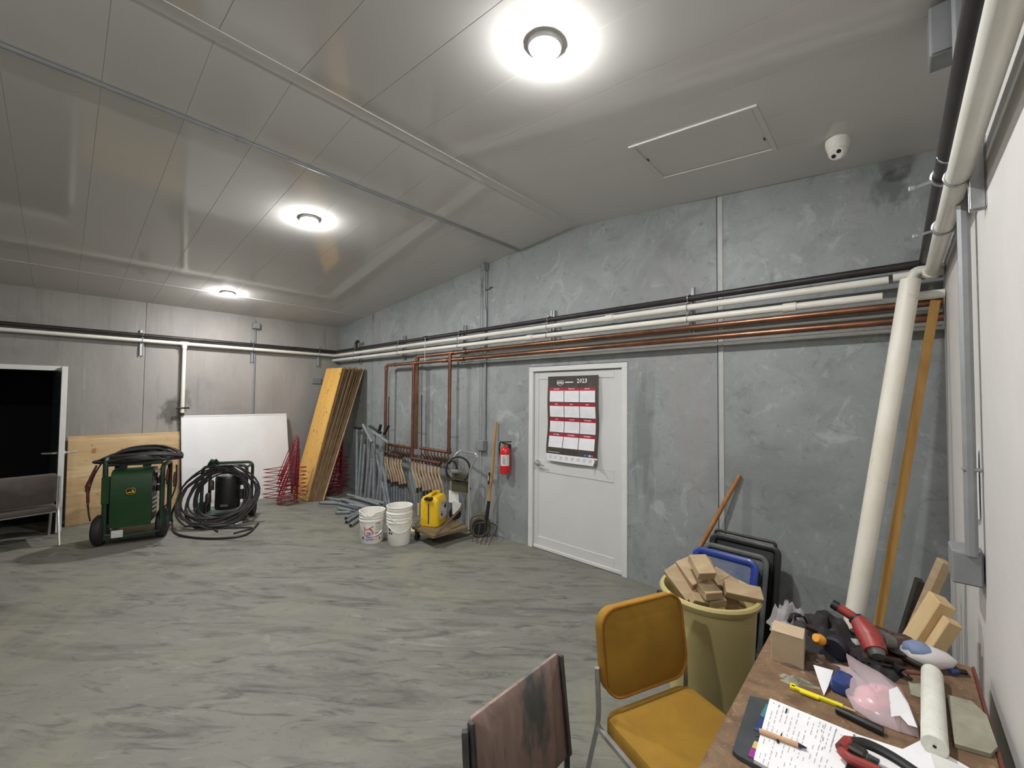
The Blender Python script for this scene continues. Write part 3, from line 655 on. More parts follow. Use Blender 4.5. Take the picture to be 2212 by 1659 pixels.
# front cover panel with a rolled top
prof = [(0, .20), (-.004, .5), (-.004, .78), (.02, .815), (.06, .835), (.16, .84)]
b = MB()
xs0, xs1 = GX(310), GX(780)
b.grid(lambda u, v: (xs0+(xs1-xs0)*u, -.02+prof[round(v*5)][0], prof[round(v*5)][1]), 1, 5, .012, (0, -1, 0)); b.build('front_panel', M_green, t, local=True)
MB().box(((xs0+xs1)/2, .16, .52), (xs1-xs0-.02, .3, .6)).build('engine_case', M_blackpl, t, local=True)
b = MB(); b.tube(bend([gp(245, 1200, .02), gp(235, 380, .02), gp(235, 380, .42), gp(245, 1200, .42)], .06), .024, 10); b.build('frame_tube', M_greend, t, local=True)
b = MB(); b.tube(bend([gp(480, 1190, .02), gp(895, 1120, .02), gp(895, 385, .02), gp(895, 385, .42), gp(895, 1120, .42)], .07), .024, 10); b.build('frame_tube', M_greend, t, local=True)
b = MB(); b.tube(bend([gp(235, 1190, .02), gp(300, 1190, .02), gp(480, 1190, .02)], .05), .024, 10); b.build('frame_tube', M_greend, t, local=True)
for yy in (.03, .41): MB().tube([V((GX(235), yy, .9)), V((GX(895), yy, .9))], .02, 10).build('top_bar', M_greend, t, local=True)
MB().box((GX(245), .14, .48), (.08, .16, .5)).build('side_tank', M_greend, t, local=True)
MB().box((GX(250), .02, .62), (.07, .05, .3)).build('side_cover', M_green, t, local=True)
MB().box((0, .2, .09), (.46, .4, .05)).build('base_plate', M_greend, t, local=True)
for k in range(4): MB().tube([V((GX(790), .0, .34+.05*k)), V((GX(870), .02, .38+.05*k))], .008, 6).build('coil_pipe', M_steelsq, t, local=True)
for k in range(5): MB().lathe([(.022, 0), (.022, .05), (.014, .07)], (GX(800)+.02*(k % 2), .06+.07*k, .74-.1*(k % 3)), None, 10).build('valve_knob', M_blackpl, t, local=True)
MB().box((GX(840), .05, .8), (.06, .08, .03)).build('bracket', M_steelsq, t, local=True)
MB().box((GX(420), .05, .86), (.07, .05, .03)).build('vent_cap', M_blackpl, t, local=True)
MB().box((GX(700), .05, .87), (.07, .05, .03)).build('vent_cap', M_blackpl, t, local=True)
MB().box((GX(398), -.012, .13), (.10, .012, .08)).build('label_plate', M_label, t, local=True)
for xx, yy, wv in ((-.27, .1, .10), (.265, .16, .09)):
    w_ = MB().lathe([(.07, -wv/2), (.14, -wv/2), (.165, -wv/2+.02), (.17, 0), (.165, wv/2-.02), (.14, wv/2), (.07, wv/2)], (xx, yy, .17), rotm(0, math.pi/2, 0), 24).build('tire', M_black, t, local=True)
    MB().lathe([(.05, -wv/2-.004), (.072, -wv/2-.004), (.072, wv/2+.004), (.05, wv/2+.004)], (xx, yy, .17), rotm(0, math.pi/2, 0), 16).build('hub', M_greend, w_, local=True)
# emblem: dark rounded badge with a yellow leaping stag
ex, ez = GX(545), .60
em = MB().pad(.088, .078, .026, [(0, 0), (0, .004), (.003, .006)], (ex, -.03, ez), rotm(math.pi/2, 0, 0)).build('emblem', M_printb, t, local=True)
n = []
stag = [(-.032, -.018), (-.022, -.008), (-.012, -.004), (.004, -.006), (.012, .0), (.014, .01), (.008, .02), (.014, .019), (.018, .012), (.027, .008), (.024, .004), (.02, -.002), (.034, -.014), (.03, -.016), (.014, -.012), (.002, -.014), (-.014, -.014), (-.024, -.016), (-.03, -.022)]
MB().prism([V((ex+x*1.05, -.0365, ez-.002+z*1.05)) for x, z in stag], (0, -.002, 0)).build('leaping_stag', M_emby, em, local=True)
b = MB()
pts = [(-.04, -.012), (-.04, .018), (-.024, .035), (.024, .035), (.04, .018), (.04, -.012), (.024, -.034), (-.024, -.034)]
b.tube([V((ex+x, -.037, ez+z)) for x, z in pts], .0018, 4, closed=True); b.build('badge_outline', M_emby, em, local=True)
# hose coil on top (own thing)
Tm = WM[t.name]
def coil(name, label, fn, turns, r, per=26, m=M_hose):
    pts = [fn(k/per, k/(per*turns)) for k in range(int(per*turns)+1)]
    return MB().tube(pts, r, 7).build(name, m, label=label, category='hose')
rnd = [[random.uniform(-1, 1) for _ in range(40)] for _ in range(8)]
def wob(i, tt): k = int(tt) % 39; f_ = tt-int(tt); f_ = f_*f_*(3-2*f_); return rnd[i][k]*(1-f_)+rnd[i][(k+1) % 40]*f_
def topcoil(tn, s_):
    a = 2*math.pi*tn; k = .82+.2*math.sin(tn*2.4)+.06*wob(0, tn*1.3)
    rx = .385*k; ry = .22*(.8+.25*math.sin(tn*1.7+1))
    z = .955+.10*s_*(.6+.4*math.sin(tn*1.9))+.05*math.sin(a+.6)*s_-.09*abs(math.cos(a))**3+.012*wob(3, tn*2.2)
    return Tm @ V((GX(570)+rx*math.cos(a)+.03*wob(2, tn), .2+ry*math.sin(a), max(z, .925)))
coil('coiled_hose', 'thick black hose coiled on top of the green machine', topcoil, 17, .0155)
b = MB()
b.tube(spline([Tm @ V((GX(180), .06, .93)), Tm @ V((GX(110), .02, .78)), Tm @ V((GX(70), 0, .6)), Tm @ V((GX(75), 0, .42)), Tm @ V((GX(100), 0, .3))], 5), .008, 7)
b = b.build('trigger_gun_hose', M_hose, label='thin black lead drooping down the left side of the green machine', category='hose')
for k, (c0, c1) in enumerate((((150, 440), (50, 680)), ((60, 650), (75, 840)), ((965, 410), (955, 540)), ((1050, 440), (1045, 560)))):
    p = Tm @ gp(c0[0], c0[1], -.01); q = Tm @ gp(c1[0], c1[1], -.02)
    tt = thing('spray_gun_handle', ['upper dark red spray grip hanging left of the green machine', 'lower dark red spray grip hanging left of the green machine', 'inner dark red grip hanging right of the green machine', 'outer dark red grip hanging right of the green machine'][k], 'handle', q, 0, 'dark red spray grips on the green machine')
    MB().tube([p, p.lerp(q, .3), q], [.009, .013, .015], 8).build('grip', M_gun, tt)
    MB().tube([q, q+V((0, 0, -.05))], .009, 6).build('nozzle', M_iron, tt)
b = MB(); b.tube(spline([Tm @ V((GX(1060), .03, .86)), Tm @ V((GX(1060), .02, .62)), Tm @ V((GX(1000), .0, .45)), Tm @ V((GX(930), .0, .38))], 6), .009, 7)
b.build('side_hose', M_hose, label='black hose drooping on the right side of the green machine', category='hose')

# ---- second unit with black canister, draped in hose
po = at_z(480, 1128, 0); prz = math.radians(62)
t = thing('hydraulic_unit', 'green tube framed unit with black cylinder motor draped in hoses', 'machine', po, prz)
def QX(cx): return (cx-1620)*.00098
def QZ(cy): return (1035-cy)*.00113
Tq = WM[t.name]
hz = QZ(375)
b = MB(); b.tube(bend([(-.245, 0, .05), (-.235, 0, hz), (.27, 0, hz-.0), (.265, 0, .05)], .07), .02, 10); b.build('front_hoop', M_greend, t, local=True)
b = MB(); b.tube(bend([(-.245, .3, .05), (-.235, .3, hz), (.27, .3, hz-.0), (.265, .3, .05)], .07), .02, 10); b.build('rear_hoop', M_greend, t, local=True)
for x in (-.235, .265): MB().tube([(x, 0, hz-.03), (x, .3, hz-.03)], .016, 8).build('side_rail', M_greend, t, local=True)
for z in (.1,): MB().tube(bend([(-.25, 0, .12), (-.25, 0, .1), (.27, 0, .1), (.27, 0, .12)], .02), .02, 8).build('lower_bar', M_greend, t, local=True)
MB().box((0.01, .15, .08), (.48, .3, .04)).build('base_plate', M_greend, t, local=True)
mt = MB().lathe([(.14, .16), (.145, .18), (.145, .57), (.135, .6), (.13, .605), (.05, .615)], (.02, .13, 0), None, 28).build('motor', M_blackpl, t, local=True)
MB().lathe([(.138, .6), (.138, .612), (.06, .625), (.03, .66)], (.02, .13, 0), None, 24).build('motor_cap', M_steelsq, mt, local=True)
MB().box((.02, -.018, .22), (.09, .006, .03)).build('name_plate', M_toolgrey, mt, local=True)
for x, z in ((-.16, .42), (.2, .47), (-.19, .25), (.2, .28)): MB().lathe([(.035, 0), (.035, .1), (.02, .13)], (x, .08, z), None, 12).build('filter', M_iron, t, local=True)
for x in (-.03, .08): MB().lathe([(.02, 0), (.02, .06), (.012, .07)], (x, .1, .62), None, 10).build('fitting', M_zinc, t, local=True)
for k, (x, yy) in enumerate(((-.17, 0), (-.06, .02))):
    MB().tube([(x, yy, hz+.02), (x+.05-.1*k, yy-.02, hz+.08)], [.02, .03], 10).build('coupler', M_green if k == 0 else M_blackpl, t, local=True)
for x in (-.31, .29): MB().lathe([(.06, -.03), (.11, -.035), (.12, 0), (.11, .035), (.06, .03)], (x, .24, .12), rotm(0, math.pi/2, 0), 20).build('wheel', M_black, t, local=True)
def drape(tn, s_):
    a = 2*math.pi*tn-math.pi/2; q = .5+.5*math.sin(tn*2.1+.5)
    rx = .27+.17*q+.02*wob(0, tn*1.7+3); rz = .33+.06*math.sin(tn*3.3)
    sn = math.sin(a); zz = .37+.03*q+rz*sn
    if sn > .2: zz = min(zz, .735+.025*math.sin(tn*5))
    lowf = max(0, (.42-zz)/.42)
    x = .0+rx*math.cos(a)*(1-.28*max(0, sn)**2)*(1+.15*lowf)-.06*lowf*q+.03*wob(2, tn*2)
    yv = -.045-.03*q-.26*lowf**1.3*(.5+.7*q)+.06*max(0, sn)
    return Tq @ V((x, yv, max(zz, .016+.012*(int(tn) % 5))))
coil('draped_hose', 'long black hose draped in loops around the black cylinder unit', drape, 13.4, .0115, 34)
pts = [at_z(372, 1128, .02), at_z(378, 1150, .014), at_z(410, 1160, .014), at_z(470, 1163, .014), at_z(530, 1155, .014), at_z(558, 1130, .014)]
q0 = Tq @ V((-.24, -.05, .6)); q1 = Tq @ V((-.42, -.06, .45))
MB().tube(spline([q0, q1, Tq @ V((-.53, -.06, .2))]+pts, 7), .012, 8).build('loose_hose', M_hose, label='outermost black hose loop lying on the floor before the hose unit', category='hose')
b = MB(); c0 = at_z(470, 1148, .014); b.tube(spline([c0, at_z(465, 1141, .014), at_z(500, 1140, .014), at_z(545, 1140, .014), at_z(505, 1152, .014)], 6), .010, 8)
b.build('hose_end', M_hose, label='short curled black hose end on the floor inside the loop', category='hose')
MB().tube([at_z(508, 1133, .05), at_z(523, 1128, .06)], .012, 8).build('hose_coupling', M_zinc, label='small steel hose coupling on the coiled hose near the floor', category='fitting')

# ---- red wire cages
def cage(label, loc, rz, hgt):
    t = thing('wire_cage', label, 'wire cage', loc, rz, None)
    r = .006
    for k in range(2):
        a = .8*k; c, s_ = math.cos(a), math.sin(a); w_ = .13
        top = V((.10, 0, hgt-.03*k))
        P = bend([(-w_*c*1.15, -w_*s_*1.15, 0), top+V((-.035*c, -.035*s_, -.02)), top+V((0, 0, .02)), top+V((.035*c, .035*s_, -.02)), (w_*c*.95, w_*s_*.95, 0)], .05)
        MB().tube(P, r, 5).build('upright', M_red, t, local=True)
    q = [(-.34, .02), (.02, .24), (.25, .02), (.0, -.2)]
    MB().tube([V((x, yy, .12)) for x, yy in q], r, 5, closed=True).build('ring', M_red, t, local=True)
    q = [(-.15, .0), (0, .15), (.15, 0), (.0, -.15)]
    MB().tube([V((x, yy, .01)) for x, yy in q], r, 5, closed=True).build('foot_ring', M_red, t, local=True)
    return t
cb = at_z(622, 1088, 0)
ORD = ['lowest', 'second lowest', 'third lowest', 'fourth from the bottom', 'fifth from the bottom', 'sixth from the bottom', 'seventh from the bottom', 'eighth from the bottom', 'topmost']
proto = cage('lowest red wire cage nested in the bundle beside the whiteboard', (cb.x, cb.y, 0), math.radians(66), .62); proto['group'] = 'red wire cages beside the whiteboard'
for k in range(1, 8): dup(proto, (cb.x+.012*math.sin(k*2), cb.y+.012*math.cos(k*3), .062*k), math.radians(66+6*math.sin(k*1.9)), (ORD[k] if k < 7 else 'topmost')+' red wire cage nested in the bundle beside the whiteboard')
cb2 = at_z(738, 1066, 0); cb2.y -= .12
p2 = dup(proto, (cb2.x-.05, cb2.y, 0), math.radians(80), 'lowest red wire cage nested in the bundle behind the grey tubes', 'red wire cages right of the leaning panels')
for k in range(1, 9): dup(p2, (cb2.x-.05+.06*((k*37 % 5)/5-.4), cb2.y+.05*((k*53 % 7)/7-.5), .062*k), math.radians(80+14*math.sin(k*1.9)), ORD[k]+' red wire cage nested in the bundle behind the grey tubes')
MB().box((-7.55, 3.3, .68), (.3, .03, .3), rotm(-.2, 0, .1)).build('white_offcut', M_white, label='small white panel offcut behind the yellow leaning panel', category='board')

# ---- leaning panel stack
nsh = 10; yacc = 0
NTH = ['front', 'second', 'third', 'fourth', 'fifth', 'sixth', 'seventh', 'eighth', 'ninth', 'last']
for k in range(nsh):
    th_ = (.018, .026, .016, .03, .02, .028, .016, .026, .02, .018)[k]
    xb = -6.95+.017*k; xt = -6.90+(.0, .012, -.02, .01, .022, -.012, .015, -.02, .01, .0)[k]; yb_ = 2.72+.0215*k; yt = min(3.232+.043*k, YB-.03); W_ = .62+.04*((k*7) % 3)
    zt_ = 2.17+(.0, .012, -.01, .02, -.035, .01, .018, -.03, .012, .02)[k]
    p0 = V((xb, yb_, .004)); p1 = V((xt, yt, zt_)); u_ = (p1-p0); L = u_.length; un = u_.normalized(); sx = (V((1, 0, 0))-un*un.x).normalized(); R = Matrix((sx, un, sx.cross(un))).transposed()
    c = (p0+p1)/2-sx*(W_/2)
    lab = 'yellow knotty plywood sheet, front of the leaning stack' if k == 0 else ('tan plywood sheet closest to the back wall, last of the leaning stack' if k == nsh-1 else 'brown-edged plywood sheet, %s from the front in the leaning stack' % NTH[k])
    MB().box(c, (W_, L, th_), R, .002).build('plywood_sheet', M_plyy if k == 0 else (M_ply if k == nsh-1 else M_plye), label=lab, category='board', group='plywood sheets leaning in the room corner')

# ---- grey foam tubes
def C2(cx, cy): return 560+cx/3.352, 720+cy/3.352
lean = [((710, 695), (705, 1160)), ((748, 690), (715, 1165)), ((803, 790), (765, 1165)), ((835, 735), (830, 1205)), ((905, 720), (875, 1235)), ((822, 900), (792, 1195)), ((850, 880), (930, 1140)), ((765, 800), (735, 1175)), ((890, 930), (850, 1215)), ((925, 940), (905, 1200)), ((880, 860), (950, 1130))]
ctr = 0
def ftube(p, q, label, group, capd=True):
    t = thing('foam_tube', label, 'tube', q, 0, group)
    MB().tube([p, q], .022, 10).build('sleeve', M_foam, t)
    d = (p-q).normalized()
    MB().tube([p, p+d*.012], .017, 8).build('end', M_blackpl, t)
ORDL = ['leftmost', 'second from left', 'third from left', 'fourth from left', 'fifth from left', 'sixth from left', 'seventh from left', 'eighth from left', 'ninth from left', 'tenth from left', 'rightmost']
for k, (a, c) in enumerate(sorted(lean, key=lambda q: q[1][0])):
    q = at_z(*C2(*c), .0)
    if q.y > 3.4:
        q = at_y(*C2(*c), 3.4); q.z = 0
    q = q+V((0, 0, .01)); yy = min(3.47, q.y+.28); p = at_y(*C2(*a), yy)
    ftube(p, q, ORDL[k]+' of the grey foam tubes leaning upright before the manifold', 'grey foam tubes leaning by the manifold')
for a, c, yy, d in (((752, 662), (818, 790), 3.25, 'left'), ((822, 712), (935, 792), 3.3, 'right')):
    ftube(at_y(*C2(*a), yy), at_y(*C2(*c), yy-.02), 'grey foam tube slung across the tops of the leaning tubes, %s one' % d, 'grey foam tubes slung across the top')
for k, (a, c) in enumerate((((800, 672), (880, 720)), ((880, 665), (865, 720)), ((936, 672), (905, 730)), ((690, 683), (735, 690)))):
    MB().tube([at_y(*C2(*a), 3.36), at_y(*C2(*c), 3.38)], .022, 8).build('rubber_stub', M_blackpl, label=['long black rubber stub lying on top of the grey tubes', 'short black rubber stub leaning between the grey tubes', 'black rubber stub poking up rightmost on the grey tubes', 'black rubber stub at the left end of the grey tube tops'][k], category='tube', group='black stubs on the grey tubes')
fl = [((470, 1190), (640, 1215), 0), ((640, 1168), (850, 1222), 1), ((600, 1203), (765, 1252), 1), ((520, 1218), (720, 1268), 0), ((575, 1268), (735, 1290), 0), ((560, 1298), (660, 1296), 0), ((632, 1365), (745, 1290), 0), ((662, 1390), (770, 1310), 0), ((440, 1226), (600, 1232), 0), ((628, 1338), (720, 1295), 0), ((860, 1240), (950, 1185), 0), ((780, 1200), (910, 1232), 2), ((650, 1240), (800, 1262), 2), ((700, 1190), (870, 1240), 2)]
PL = ['long tube at the upper left of the pile', 'tube on top at the back of the pile', 'tube on top in the middle of the pile', 'long tube in the left middle of the pile', 'lower left light tube of the pile', 'short dark-ended tube at the left of the pile', 'second lowest tube pointing at the pails', 'lowest tube, nearest the pails', 'tube farthest left in the pile', 'short tube above the two nearest the pails', 'short tube at the far right of the pile', 'top tube under the leaning ones', 'top tube close behind the left pail', 'topmost tube crossing the back of the pile']
for k, (a, c, lv) in enumerate(fl):
    z = .024+.042*lv
    ftube(at_z(*C2(*a), z), at_z(*C2(*c), z), 'grey foam '+PL[k], 'grey foam tubes piled on the floor')

# ================================================================== PAILS
def pail(c, h, rt_, rb_, name_m, jag=False):
    R = None
    rings = [(rb_-.004, 0), (rb_, .006)]
    z0 = h-.115
    rings += [(rb_+(rt_-rb_)*z0/h, z0), (rb_+(rt_-rb_)*z0/h+.006, z0+.004), (rb_+(rt_-rb_)*z0/h+.006, z0+.018), (rb_+(rt_-rb_)*z0/h, z0+.022)]
    for k in (1, 2):
        zz = h-.09+.035*k-.02; rr = rb_+(rt_-rb_)*zz/h
        rings += [(rr, zz), (rr+.006, zz+.004), (rr+.006, zz+.01), (rr, zz+.014)]
    rings += [(rt_, h-.016), (rt_+.007, h-.012), (rt_+.007, h-.002), (rt_, h), (rt_-.006, h-.004), (rb_-.01, .012)]
    def fn(p, a):
        if jag and p.z > h-.03 and -.6 < a-math.pi*1.78 < .32:
            return V((p.x, p.y, p.z-.03-.01*math.sin(a*17)))
        return p
    return MB().lathe(rings, c, R, 44, (True, True), fn)
def on_cyl(c, rb_, rt_, h, ad, z, e=.0015):
    a = math.radians(ad); r = rb_+(rt_-rb_)*z/h+e; return V((c[0]+r*math.cos(a), c[1]+r*math.sin(a), c[2]+z))
def cyl_ribbon(c, rb_, rt_, h, pts, wd):
    b = MB(); P = [on_cyl(c, rb_, rt_, h, a, z, .0012) for a, z in spline([V((a, z, 0)) for a, z in pts], 6) and [(q.x, q.y) for q in spline([V((a, z, 0)) for a, z in pts], 6)]]
    N = [(p-V((c[0], c[1], p.z))).normalized() for p in P]; vs = []
    for i, p in enumerate(P):
        t_ = (P[min(i+1, len(P)-1)]-P[max(i-1, 0)]).normalized(); s_ = N[i].cross(t_).normalized()*wd/2; vs += [p-s_, p+s_]
    b.add(vs, [(2*i, 2*i+1, 2*i+3, 2*i+2) for i in range(len(P)-1)]); return b
def cyl_rect(c, rb_, rt_, h, a0, a1, z0, z1, n=6, e=.0012):
    return MB().grid(lambda u, v: on_cyl(c, rb_, rt_, h, a0+(a1-a0)*u, z0+(z1-z0)*v, e), n, 1)
c = at_z(803, 1168, 0); camA = math.degrees(math.atan2(-c.y, -c.x)); c = V((c.x+.0, c.y, 0))
t = thing('pail', 'white plastic pail with torn rim and red printed logo, left of the two', 'pail', c, 0, 'white pails on the floor')
RB, RT, HH = .128, .143, .365
bd = pail(c, HH, RT, RB, None, True).build('body', M_wplas, t)
def dec(name, m, pts=None, wd=.006, rect=None):
    b = cyl_ribbon(c, RB, RT, HH, [(camA+a, z) for a, z in pts], wd) if pts else cyl_rect(c, RB, RT, HH, camA+rect[0], camA+rect[1], rect[2], rect[3])
    return b.build(name, m, t)
dec('red_logo_stroke', M_printr, [(-36, .205), (-36, .17), (-34, .12), (-24, .085), (-8, .08), (4, .086), (26, .088), (48, .11)], .008)
dec('red_logo_stroke', M_printr, [(-36, .18), (-24, .17), (-8, .18), (4, .135), (0, .12), (-14, .13)], .008)
dec('red_logo_stroke', M_printr, [(8, .205), (-2, .195), (-12, .175), (2, .15), (6, .125)], .009)
dec('red_logo_dot', M_printr, [(-37, .226), (-35, .222)], .008)
dec('violet_seal', M_prints, None, 0, (-24, -6, .10, .14)); dec('violet_caption', M_prints, None, 0, (-30, 8, .045, .065))
for k in range(5): dec('grey_text_line', M_printl, None, 0, (16, 46, .15+.014*k, .157+.014*k))
dec('grey_text_line', M_printg, None, 0, (14, 44, .118, .13)); dec('grey_text_line', M_printl, None, 0, (12, 26, .05, .06))
dec('black_mark', M_printb, None, 0, (-50, -42, .055, .085)); dec('black_mark', M_printb, None, 0, (36, 42, .05, .072))
aa = math.radians(camA+15)
b = MB(); ux = V((math.cos(aa), math.sin(aa), 0))
def cyl_text(body, size, a0, z, bold=.0):
    tb = MB().text(body, size, (0, 0, 0), (1, 0, 0), (0, 1, 0), bold=bold)
    tb.v = [on_cyl(c, RB, RT, HH, camA+a0+math.degrees(v.x/.136), z+v.y, .0015) for v in tb.v]; return tb
cyl_text('CHEM', .022, 14, .226, .0006).build('brand_text', M_printb, t)
b = MB().tube([on_cyl(c, RB, RT, HH, camA-88+k*22, .245-.16*math.sin(math.pi*k/8), .008) for k in range(9)], .0022, 5); b.build('bail_handle', M_zinc, t)
MB().lathe([(RB-.004, .02), (RB-.003, .05)], c, None, 30, (True, True)).build('residue', M_cream, t)
c = at_z(862, 1172, 0)
labs = ('lower white pail of the nested pair, plain with a bail handle', 'upper white pail nested inside the other, its rim topmost')
for k, (dz, lab) in enumerate(zip((0, .07), labs)):
    cc = V((c.x, c.y, dz+.0)); t = thing('pail', lab, 'pail', cc, 0, 'white pails on the floor')
    pail(cc, HH, RT-(.0 if k == 0 else .0), RB-(.0 if k == 0 else .006), None).build('body', M_wplas, t)
    z = .25 if k == 0 else .285
    MB().tube([on_cyl(cc, RB, RT, HH, camA-75+k*10+q*19, z-.1*math.sin(math.pi*q/8), .009) for q in range(9)], .0035, 6).build('bail_handle', M_wplas, t)
    if k == 0:
        RB0 = RB
        for r_ in ((-62, -46, .17, .20), (-60, -50, .13, .155), (-46, -38, .13, .15)): cyl_rect(cc, RB, RT, HH, camA+r_[0], camA+r_[1], r_[2], r_[3], 4).build('black_mark', M_printb, t)

# ================================================================== CART WITH JERRY CAN
dz = .15
cA, cB, cC, cD = [at_z(x, y, dz) for x, y in ((890, 1137), (935, 1158), (1012, 1138), (972, 1118))]
t = thing('hand_cart', 'old flat wooden-decked cart with chrome handle beside the pitchfork', 'cart', ((cA+cC)/2).xy.to_3d())
def quad_slab(b, P, th): b.prism([V(p) for p in P], (0, 0, -th)); return b
quad_slab(MB(), [cA, cB, cC, cD], .03).build('deck', M_deck, t)
cD.y = min(cD.y, YB-.06); cC.y = min(cC.y, YB-.06)
ex = (cC-cB).normalized(); ey = (cD-cC).normalized()
wq = at_z(1036, 1160, 0); wc = V((wq.x, wq.y, .125)); wy = V((-.25, 1, 0)).normalized()
wheel_dir = V((.735, -.678, 0)).normalized()
def wheel(cn, r, wv, d):
    R = frame_z(d)
    w_ = MB().lathe([(r*.62, -wv/2), (r*.93, -wv/2), (r, -wv*.3), (r, wv*.3), (r*.93, wv/2), (r*.62, wv/2)], cn, R, 26).build('wheel', M_olive, t)
    MB().lathe([(r*.12, -wv*.66), (r*.74, -wv*.54), (r*.74, wv*.54), (r*.12, wv*.66)], cn, R, 22).build('hub', M_blackpl, w_)
wheel(wc, .125, .05, wheel_dir); wheel(wc-wheel_dir*.13, .125, .05, wheel_dir)
MB().tube([wc, wc-wheel_dir*.13], .012, 8).build('axle', M_iron, t)
ca = at_z(932, 1167, 0)+V((0, .03, 0)); MB().lathe([(.02, -.015), (.035, -.015), (.038, 0), (.035, .015), (.02, .015)], V((ca.x, ca.y, .04)), frame_z((1, .2, 0)), 16).build('caster', M_black, t)
MB().box((ca.x, ca.y, .1), (.05, .04, .05)).build('caster_fork', M_iron, t)
cl2 = (cA+cB)/2+V((0, .1, 0))
MB().lathe([(.02, -.015), (.035, -.015), (.038, 0), (.035, .015), (.02, .015)], V((cA.x+.08, cA.y+.02, .04)), frame_z((1, .2, 0)), 16).build('caster', M_black, t)
MB().box((cA.x+.08, cA.y+.02, .1), (.05, .04, .05)).build('caster_fork', M_iron, t)
def K4(cx, cy): return 680+cx/5.185, 880+cy/5.185
DCR = fw.dot(cC-EYE); DCD = fw.dot(cD-EYE)
def kp(cx, cy, D): return at_d(*K4(cx, cy), D)
Dm = (DCR+DCD)/2
MB().tube(bend([V((cC.x, cC.y, dz-.03)), kp(1728, 900, DCR), kp(1735, 690, DCR), kp(1822, 550, DCR-.05), kp(1805, 520, DCR-.02), kp(1640, 488, DCD), kp(1605, 500, DCD), kp(1540, 580, DCD), V((cD.x, cD.y, dz-.03))], .07), .0125, 8).build('handle_loop', M_chrome, t)
pa, pb_, pc, pd = kp(1535, 720, Dm), kp(1728, 760, Dm+.0), kp(1728, 960, Dm), kp(1535, 940, Dm)
MB().prism([pa, pb_, pc, pd], fw*.07).build('control_case', M_olive, t)
pa, pb_, pc, pd = kp(1500, 930, Dm+.05), kp(1612, 950, Dm+.05), kp(1612, 1090, Dm+.05), kp(1500, 1060, Dm+.05)
MB().prism([pa, pb_, pc, pd], fw*.01).build('paper_sheet', M_paper, t)
pa, pb_, pc, pd = kp(1540, 1050, Dm), kp(1640, 1080, Dm), kp(1600, 1190, Dm), kp(1540, 1200, Dm)
MB().prism([pa, pb_, pc, pd], fw*.02).build('paper_sheet', M_label, t)
MB().lathe([(.07, -.03), (.08, 0), (.07, .03)], kp(1570, 1190, Dm+.05), frame_z(fw), 18).build('dark_reel', M_blackpl, t)
MB().box(kp(1570, 715, Dm-.05), (.09, .05, .035), rotm(0, 0, .7)).build('gauge_block', M_zinc, t)
MB().tube(arc(kp(1605, 690, Dm-.02), .148, 0, 360, 30, rt*.98, up*.98+fw*.1)[:-1], .012, 8, closed=True).build('hose_ring', M_olive if False else M_blackpl, t)
MB().tube(spline([kp(1470, 700, Dm-.02), kp(1490, 800, Dm-.05), kp(1600, 810, Dm-.06), kp(1700, 840, Dm-.05), kp(1742, 920, Dm-.02)], 6), .012, 8).build('cable', M_blackpl, t)
MB().tube(spline([kp(1480, 640, Dm-.01), kp(1560, 600, Dm), kp(1600, 700, Dm)], 6), .01, 8).build('cable', M_blackpl, t)
def bar(p, q, wd, th, m, name='bar'):
    p = V(p); q = V(q); d = q-p; R = frame_z(d, V((0, 0, 1))); MB().box((p+q)/2, (wd, th, d.length), R).build(name, m, t)
DB = fw.dot(cB-EYE); DA = fw.dot(cA-EYE)
bar(kp(1362, 1418, DB), kp(1650, 1120, Dm-.02), .035, .008, M_rust, 'brace'); bar(kp(1125, 1312, DA), kp(1225, 1200, DA+.12), .035, .008, M_rust, 'brace')
# jerry can
jb = at_z(*K4(1378, 1352), dz); jl = at_z(*K4(1238, 1300), dz); jr = at_z(*K4(1522, 1240), dz)
jc = (jl+jr)/2; je = (jr-jb); jang = math.atan2(je.y, je.x)
JW, JD, JH = .30, .24, .385
t = thing('jerry_can', 'yellow plastic jerry can with hazard label standing on the cart deck', 'jerry can', (0, 0, 0))
jx = V((math.cos(jang), math.sin(jang), 0)); jy = V((-jx.y, jx.x, 0)); jo = jb+jx*JW/2+jy*JD/2; jo.z = dz
t.location = jo; WM[t.name] = Matrix.Translation(jo) @ Matrix.Rotation(jang, 4, 'Z'); t.rotation_euler = (0, 0, jang)
MB().pad(JW, JD, .05, [(.015, 0), (.003, .008), (0, .03), (0, .28), (.004, .31), (.03, .345), (.055, .352)], cs=5).build('body', M_yel, t, local=True)
MB().tube(bend([(-.115, 0, .32), (-.105, 0, .375), (.06, 0, .375), (.075, 0, .33)], .03), .02, 8).build('grip', M_yel, t, local=True)
MB().lathe([(.035, .34), (.035, .372), (.03, .378)], (.10, 0, 0), None, 18).build('cap', M_yel, t, local=True)
MB().box((-JW/2-.001, 0, .16), (.006, .016, .24)).build('side_groove', M_rust, t, local=True)
MB().box((-JW/2-.001, .0, .335), (.06, .09, .03)).build('spout_recess', M_printb, t, local=True)
lb = MB().box((.015, -JD/2-.001, .175), (.22, .004, .19), ch=.001).build('label', M_label, t, local=True)
for k, (x, z) in enumerate(((.06, .205), (-.035, .14))):
    s_ = .036
    MB().tube([V((x+a*s_, -JD/2-.004, z+b_*s_)) for a, b_ in ((0, 1), (1, 0), (0, -1), (-1, 0))], .0016, 4, closed=True).build('hazard_diamond', M_printr, lb, local=True)
MB().prism([V((.06+x, -JD/2-.0035, .215+z)) for x, z in ((-.05, .005), (.05, .03), (.02, -.04))], (0, -.001, 0)).build('black_triangle', M_printb, lb, local=True)
